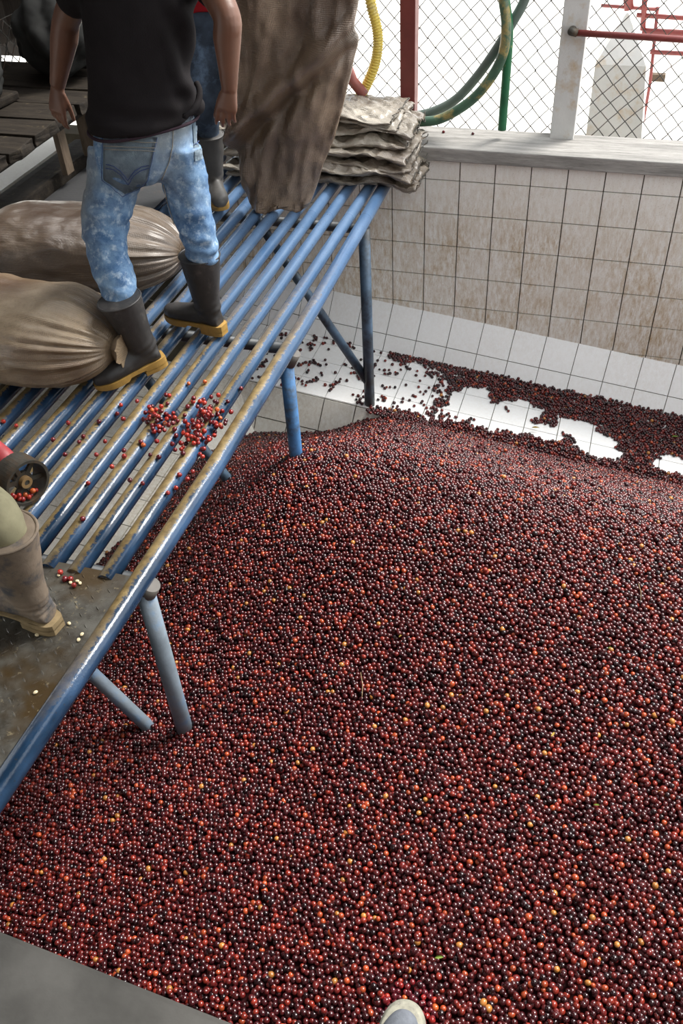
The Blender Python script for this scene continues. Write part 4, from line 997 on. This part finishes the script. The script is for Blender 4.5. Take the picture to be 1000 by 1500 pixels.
# ---- generic dressed figure for the two men seen only in part
def figure(root, footL, footR, yaw, top, shirt_m, trou_m, boot_m, sole_m, hands, facev, wr=0, cuff=.30, H_=1.62, shift=(0, 0, 0), bs=1.0):
    f = V((math.cos(yaw), math.sin(yaw), 0)); r = V((f.y, -f.x, 0)); mid = (V(footL) + V(footR)) / 2; hip = V((mid.x, mid.y, footL[2] + .86 * H_ / 1.7)) + f * .06 + V(shift)
    bm = bmesh.new()
    for ft, s in ((V(footL), -1), (V(footR), 1)):
        an = ft + f * .065; k = an.lerp(hip + r * s * .09, .55) + f * .03
        tube_bm(bm, spline([hip + r * s * .085, k.lerp(hip + r * s * .09, .5) + V((0, 0, 0)), k, an + V((0, 0, cuff + .08)), an + V((0, 0, cuff - .06))], 6), list(np.interp(np.linspace(0, 4, 25), [0, 1, 2, 3, 4], [.095, .088, .072, .064, .052])), 20)
        boot(root, ft, yaw, boot_m, sole_m, wr=wr, s=bs)
    loft_bm(bm, [(hip - V((0, 0, .08)), r * .12, f * .09), (hip, r * .175, f * .12), (hip + V((0, 0, .08)), r * .165, f * .11), (hip + V((0, 0, .14)), r * .155, f * .10)], 28)
    link('trousers', remesh(bm, .011, 6, lambda p, n_: .008 * fbm(p, 8)), trou_m, root)
    ch = hip + V((0, 0, .50)); bm = bmesh.new()
    loft_bm(bm, [(hip + V((0, 0, .05)), r * .185, f * .13), (hip + V((0, 0, .2)), r * .165, f * .12), (hip + V((0, 0, .38)), r * .185, f * .125), (ch, r * .19, f * .11), (ch + V((0, 0, .06)), r * .10, f * .08)], 30)
    el = []
    for h_, s in zip(hands, (-1, 1)):
        sh = ch + r * .175 * s; h_ = V(h_); e_ = sh.lerp(h_, .5) + V((0, 0, -.10)) + r * s * .06; el.append((sh, e_, h_)); capsule_bm(bm, sh - V((0, 0, .02)), sh.lerp(e_, .75), .07, .062)
    link('shirt', remesh(bm, .011, 6, lambda p, n_: .006 * fbm(p, 8)), shirt_m, root)
    bm = bmesh.new(); loft_bm(bm, [(hip + V((0, 0, .15)), r * .1, f * .07), (ch, r * .13, f * .07), (ch + V((0, 0, .07)), r * .07, f * .06)], 20)
    c_, s_, f_ = head_bm(bm, ch + V((0, 0, .11)), facev)
    for sh, e_, h_ in el:
        d = (h_ - e_).normalized(); wri = h_ - d * .07
        tube_bm(bm, spline([sh, sh.lerp(e_, .5), e_, e_.lerp(wri, .5), wri], 6), list(np.interp(np.linspace(0, 4, 25), [0, 1, 2, 3, 4], [.055, .05, .045, .04, .028])), 16)
        hand_bm(bm, wri, h_, V((0, 0, 1)) if abs(d.z) < .8 else f, V((0, 0, -1)) if abs(d.z) < .8 else -f, .8)
    link('body', remesh(bm, .0065, 3), M_SKIN, root)
    bm = bmesh.new(); bmesh.ops.create_icosphere(bm, subdivisions=4, radius=1)
    for v in bm.verts: p = v.co; v.co = c_ + V((0, 0, .035)) - f_ * .012 + s_ * p.x * .083 + f_ * p.y * .104 + V((0, 0, p.z * .098))
    bmesh.ops.delete(bm, geom=[v for v in bm.verts if (v.co - c_).dot(f_) > .045 and v.co.z < c_.z + .06 or v.co.z < c_.z - .03], context='VERTS')
    link('hair', from_bm(bm, True), bpy.data.materials['black_hair'], root)
p2 = empty('person', (-.85, -.72, .08), 'person behind the man in black, dark jeans and rubber boots, holding the hanging sack', 'person')
yw = math.radians(-62)
figure(p2, V((-1.05, -.68, PZ + .036)), V((-.845, -.60, PZ + .036)), yw, 1.6, M_REDSH, M_DARKJ, simple('grey_rubber', (.09, .085, .08), .5, var=.2), M_SOLE, [V((-.02, -.74, 1.30)), V((-.50, -.76, 1.30))], V((.5, -.8, 0)), shift=(.20, .0, 0), H_=1.76)
p3 = empty('person', (-.3, -3.62, .06), 'person at the left frame edge, olive trousers and a muddy tan boot showing', 'person')
figure(p3, V((-.085, -3.625, PZ + .018)), V((-.52, -3.25, PZ + .038 + .0)), math.radians(172), 1.6, simple('faded_pink_shirt', (.4, .12, .12), .85), M_OLIVE, M_MUDBOOT, M_MUDSOLE, [V((-.75, -3.8, .85)), V((-.75, -3.3, .8))], V((-1, .1, -.2)), wr=.0022, cuff=.36, bs=1.13)

# ------------------------------------------------------------------ wheel with cherries
wh = empty('barrow_wheel', (-.47, -3.1, .08), 'rusty spoked iron wheel on a red bracket at the left edge of the pipes', 'wheel')
wc = V((-.475, -3.14, PZ + PR + .088)); ax = V((.93, -.36, 0)).normalized(); wu = V((0, 0, 1)); wv = ax.cross(wu)
def ring(name, r0, r1, h0, h1, mat, n=40):
    bm = bmesh.new(); R = []
    for r_, h_ in ((r0, h0), (r1, h0), (r1, h1), (r0, h1)): R.append([bm.verts.new(wc + ax * h_ + (wu * math.sin(2 * math.pi * k / n) + wv * math.cos(2 * math.pi * k / n)) * r_) for k in range(n)])
    for i in range(4):
        for k in range(n): bm.faces.new((R[i][k], R[i][(k + 1) % n], R[(i + 1) % 4][(k + 1) % n], R[(i + 1) % 4][k]))
    return link(name, from_bm(bm), mat, wh)
ring('rim', .074, .084, -.05, .028, M_IRON); ring('hub', .010, .021, -.05, .022, simple('brass_hub', (.35, .22, .10), .5, .3)); ring('web', .018, .034, -.01, .004, M_IRON)
for k in range(6):
    a = k * math.pi / 3 + .3; d = wu * math.sin(a) + wv * math.cos(a); t = ax.cross(d); bm = bmesh.new()
    box_bm(bm, (0, 0, 0), (.052, .016, .010)); M_ = Matrix((( d.x, t.x, ax.x, 0), (d.y, t.y, ax.y, 0), (d.z, t.z, ax.z, 0), (0, 0, 0, 1))); bmesh.ops.transform(bm, matrix=Matrix.Translation(wc + d * .05) @ M_, verts=bm.verts); link('spoke', from_bm(bm), M_IRON, wh)
tube('axle', [wc + ax * .02, wc - ax * .35], .009, M_IRON, wh)
tube('bracket', spline([wc - ax * .065 + V((0, .0, .05)), wc - ax * .10 + V((0, 0, .07)), wc - ax * .3 + V((0, 0, .12)), wc - ax * .6 + V((0, 0, .3))], 6), .036, simple('red_bracket', (.45, .06, .07), .5), wh)
for k in range(10):
    a = math.radians(-125 + 9.5 * k * 1.0); rr = .063 - (.013 if k % 3 == 1 else 0); a2 = math.radians(-60 + (k - 5) * 11) 
    p = wc + ax * (.010 + .004 * (k % 2)) + (wu * math.sin(a2) + wv * math.cos(a2) * (1)) * (rr)
    one_cherry(p, 'cherry caught inside the rim of the iron wheel', 'cherries in the wheel rim', (10, 40, 40, 0, 10, 0))

# ------------------------------------------------------------------ the photographer's shoe
sh = empty('shoe', (1.16, -4.52, .05), 'grey canvas shoe toe with worn pale rubber rim poking in at the bottom edge', 'shoe')
def outline(sc): return [(sc * w_, y) for w_, y in ((.030, -.155), (.037, -.12), (.037, -.05), (.040, .03), (.044, .085), (.0395, .125), (.026, .150), (.010, .160))]
def shoe_ring(z, sc, tip=0.0):
    o_ = outline(sc); pts = [(x, y + (tip if y > .1 else 0)) for x, y in o_] + [(-x, y + (tip if y > .1 else 0)) for x, y in o_[::-1]]; return [V((x * 1.12 + 1.160, y - 4.500, z)) for x, y in pts]
def stackring(rings_, name, mat):
    bm = bmesh.new(); R = [[bm.verts.new(p) for p in r] for r in rings_]; n = len(R[0]); bm.faces.new(R[0][::-1]); bm.faces.new(R[-1])
    for a, b2 in zip(R, R[1:]):
        for k in range(n): bm.faces.new((a[k], a[(k + 1) % n], b2[(k + 1) % n], b2[k]))
    bmesh.ops.recalc_face_normals(bm, faces=bm.faces); me = from_bm(bm, True); o = link(name, me, mat, sh); m_ = o.modifiers.new('s', 'SUBSURF'); m_.levels = m_.render_levels = 2; return o
stackring([shoe_ring(.052, .98), shoe_ring(.056, 1.03), shoe_ring(.082, 1.04), shoe_ring(.088, 1.0, -.004), shoe_ring(.098, .93, -.012), shoe_ring(.103, .86, -.02)], 'rubber_rim', M_SHOER)
stackring([shoe_ring(.090, .86, -.024), shoe_ring(.106, .84, -.027), shoe_ring(.122, .70, -.040), shoe_ring(.132, .50, -.055), shoe_ring(.136, .25, -.07)], 'canvas_upper', M_SHOEC)
print('SCRIPT OK', len(heap), len(bpy.data.objects))
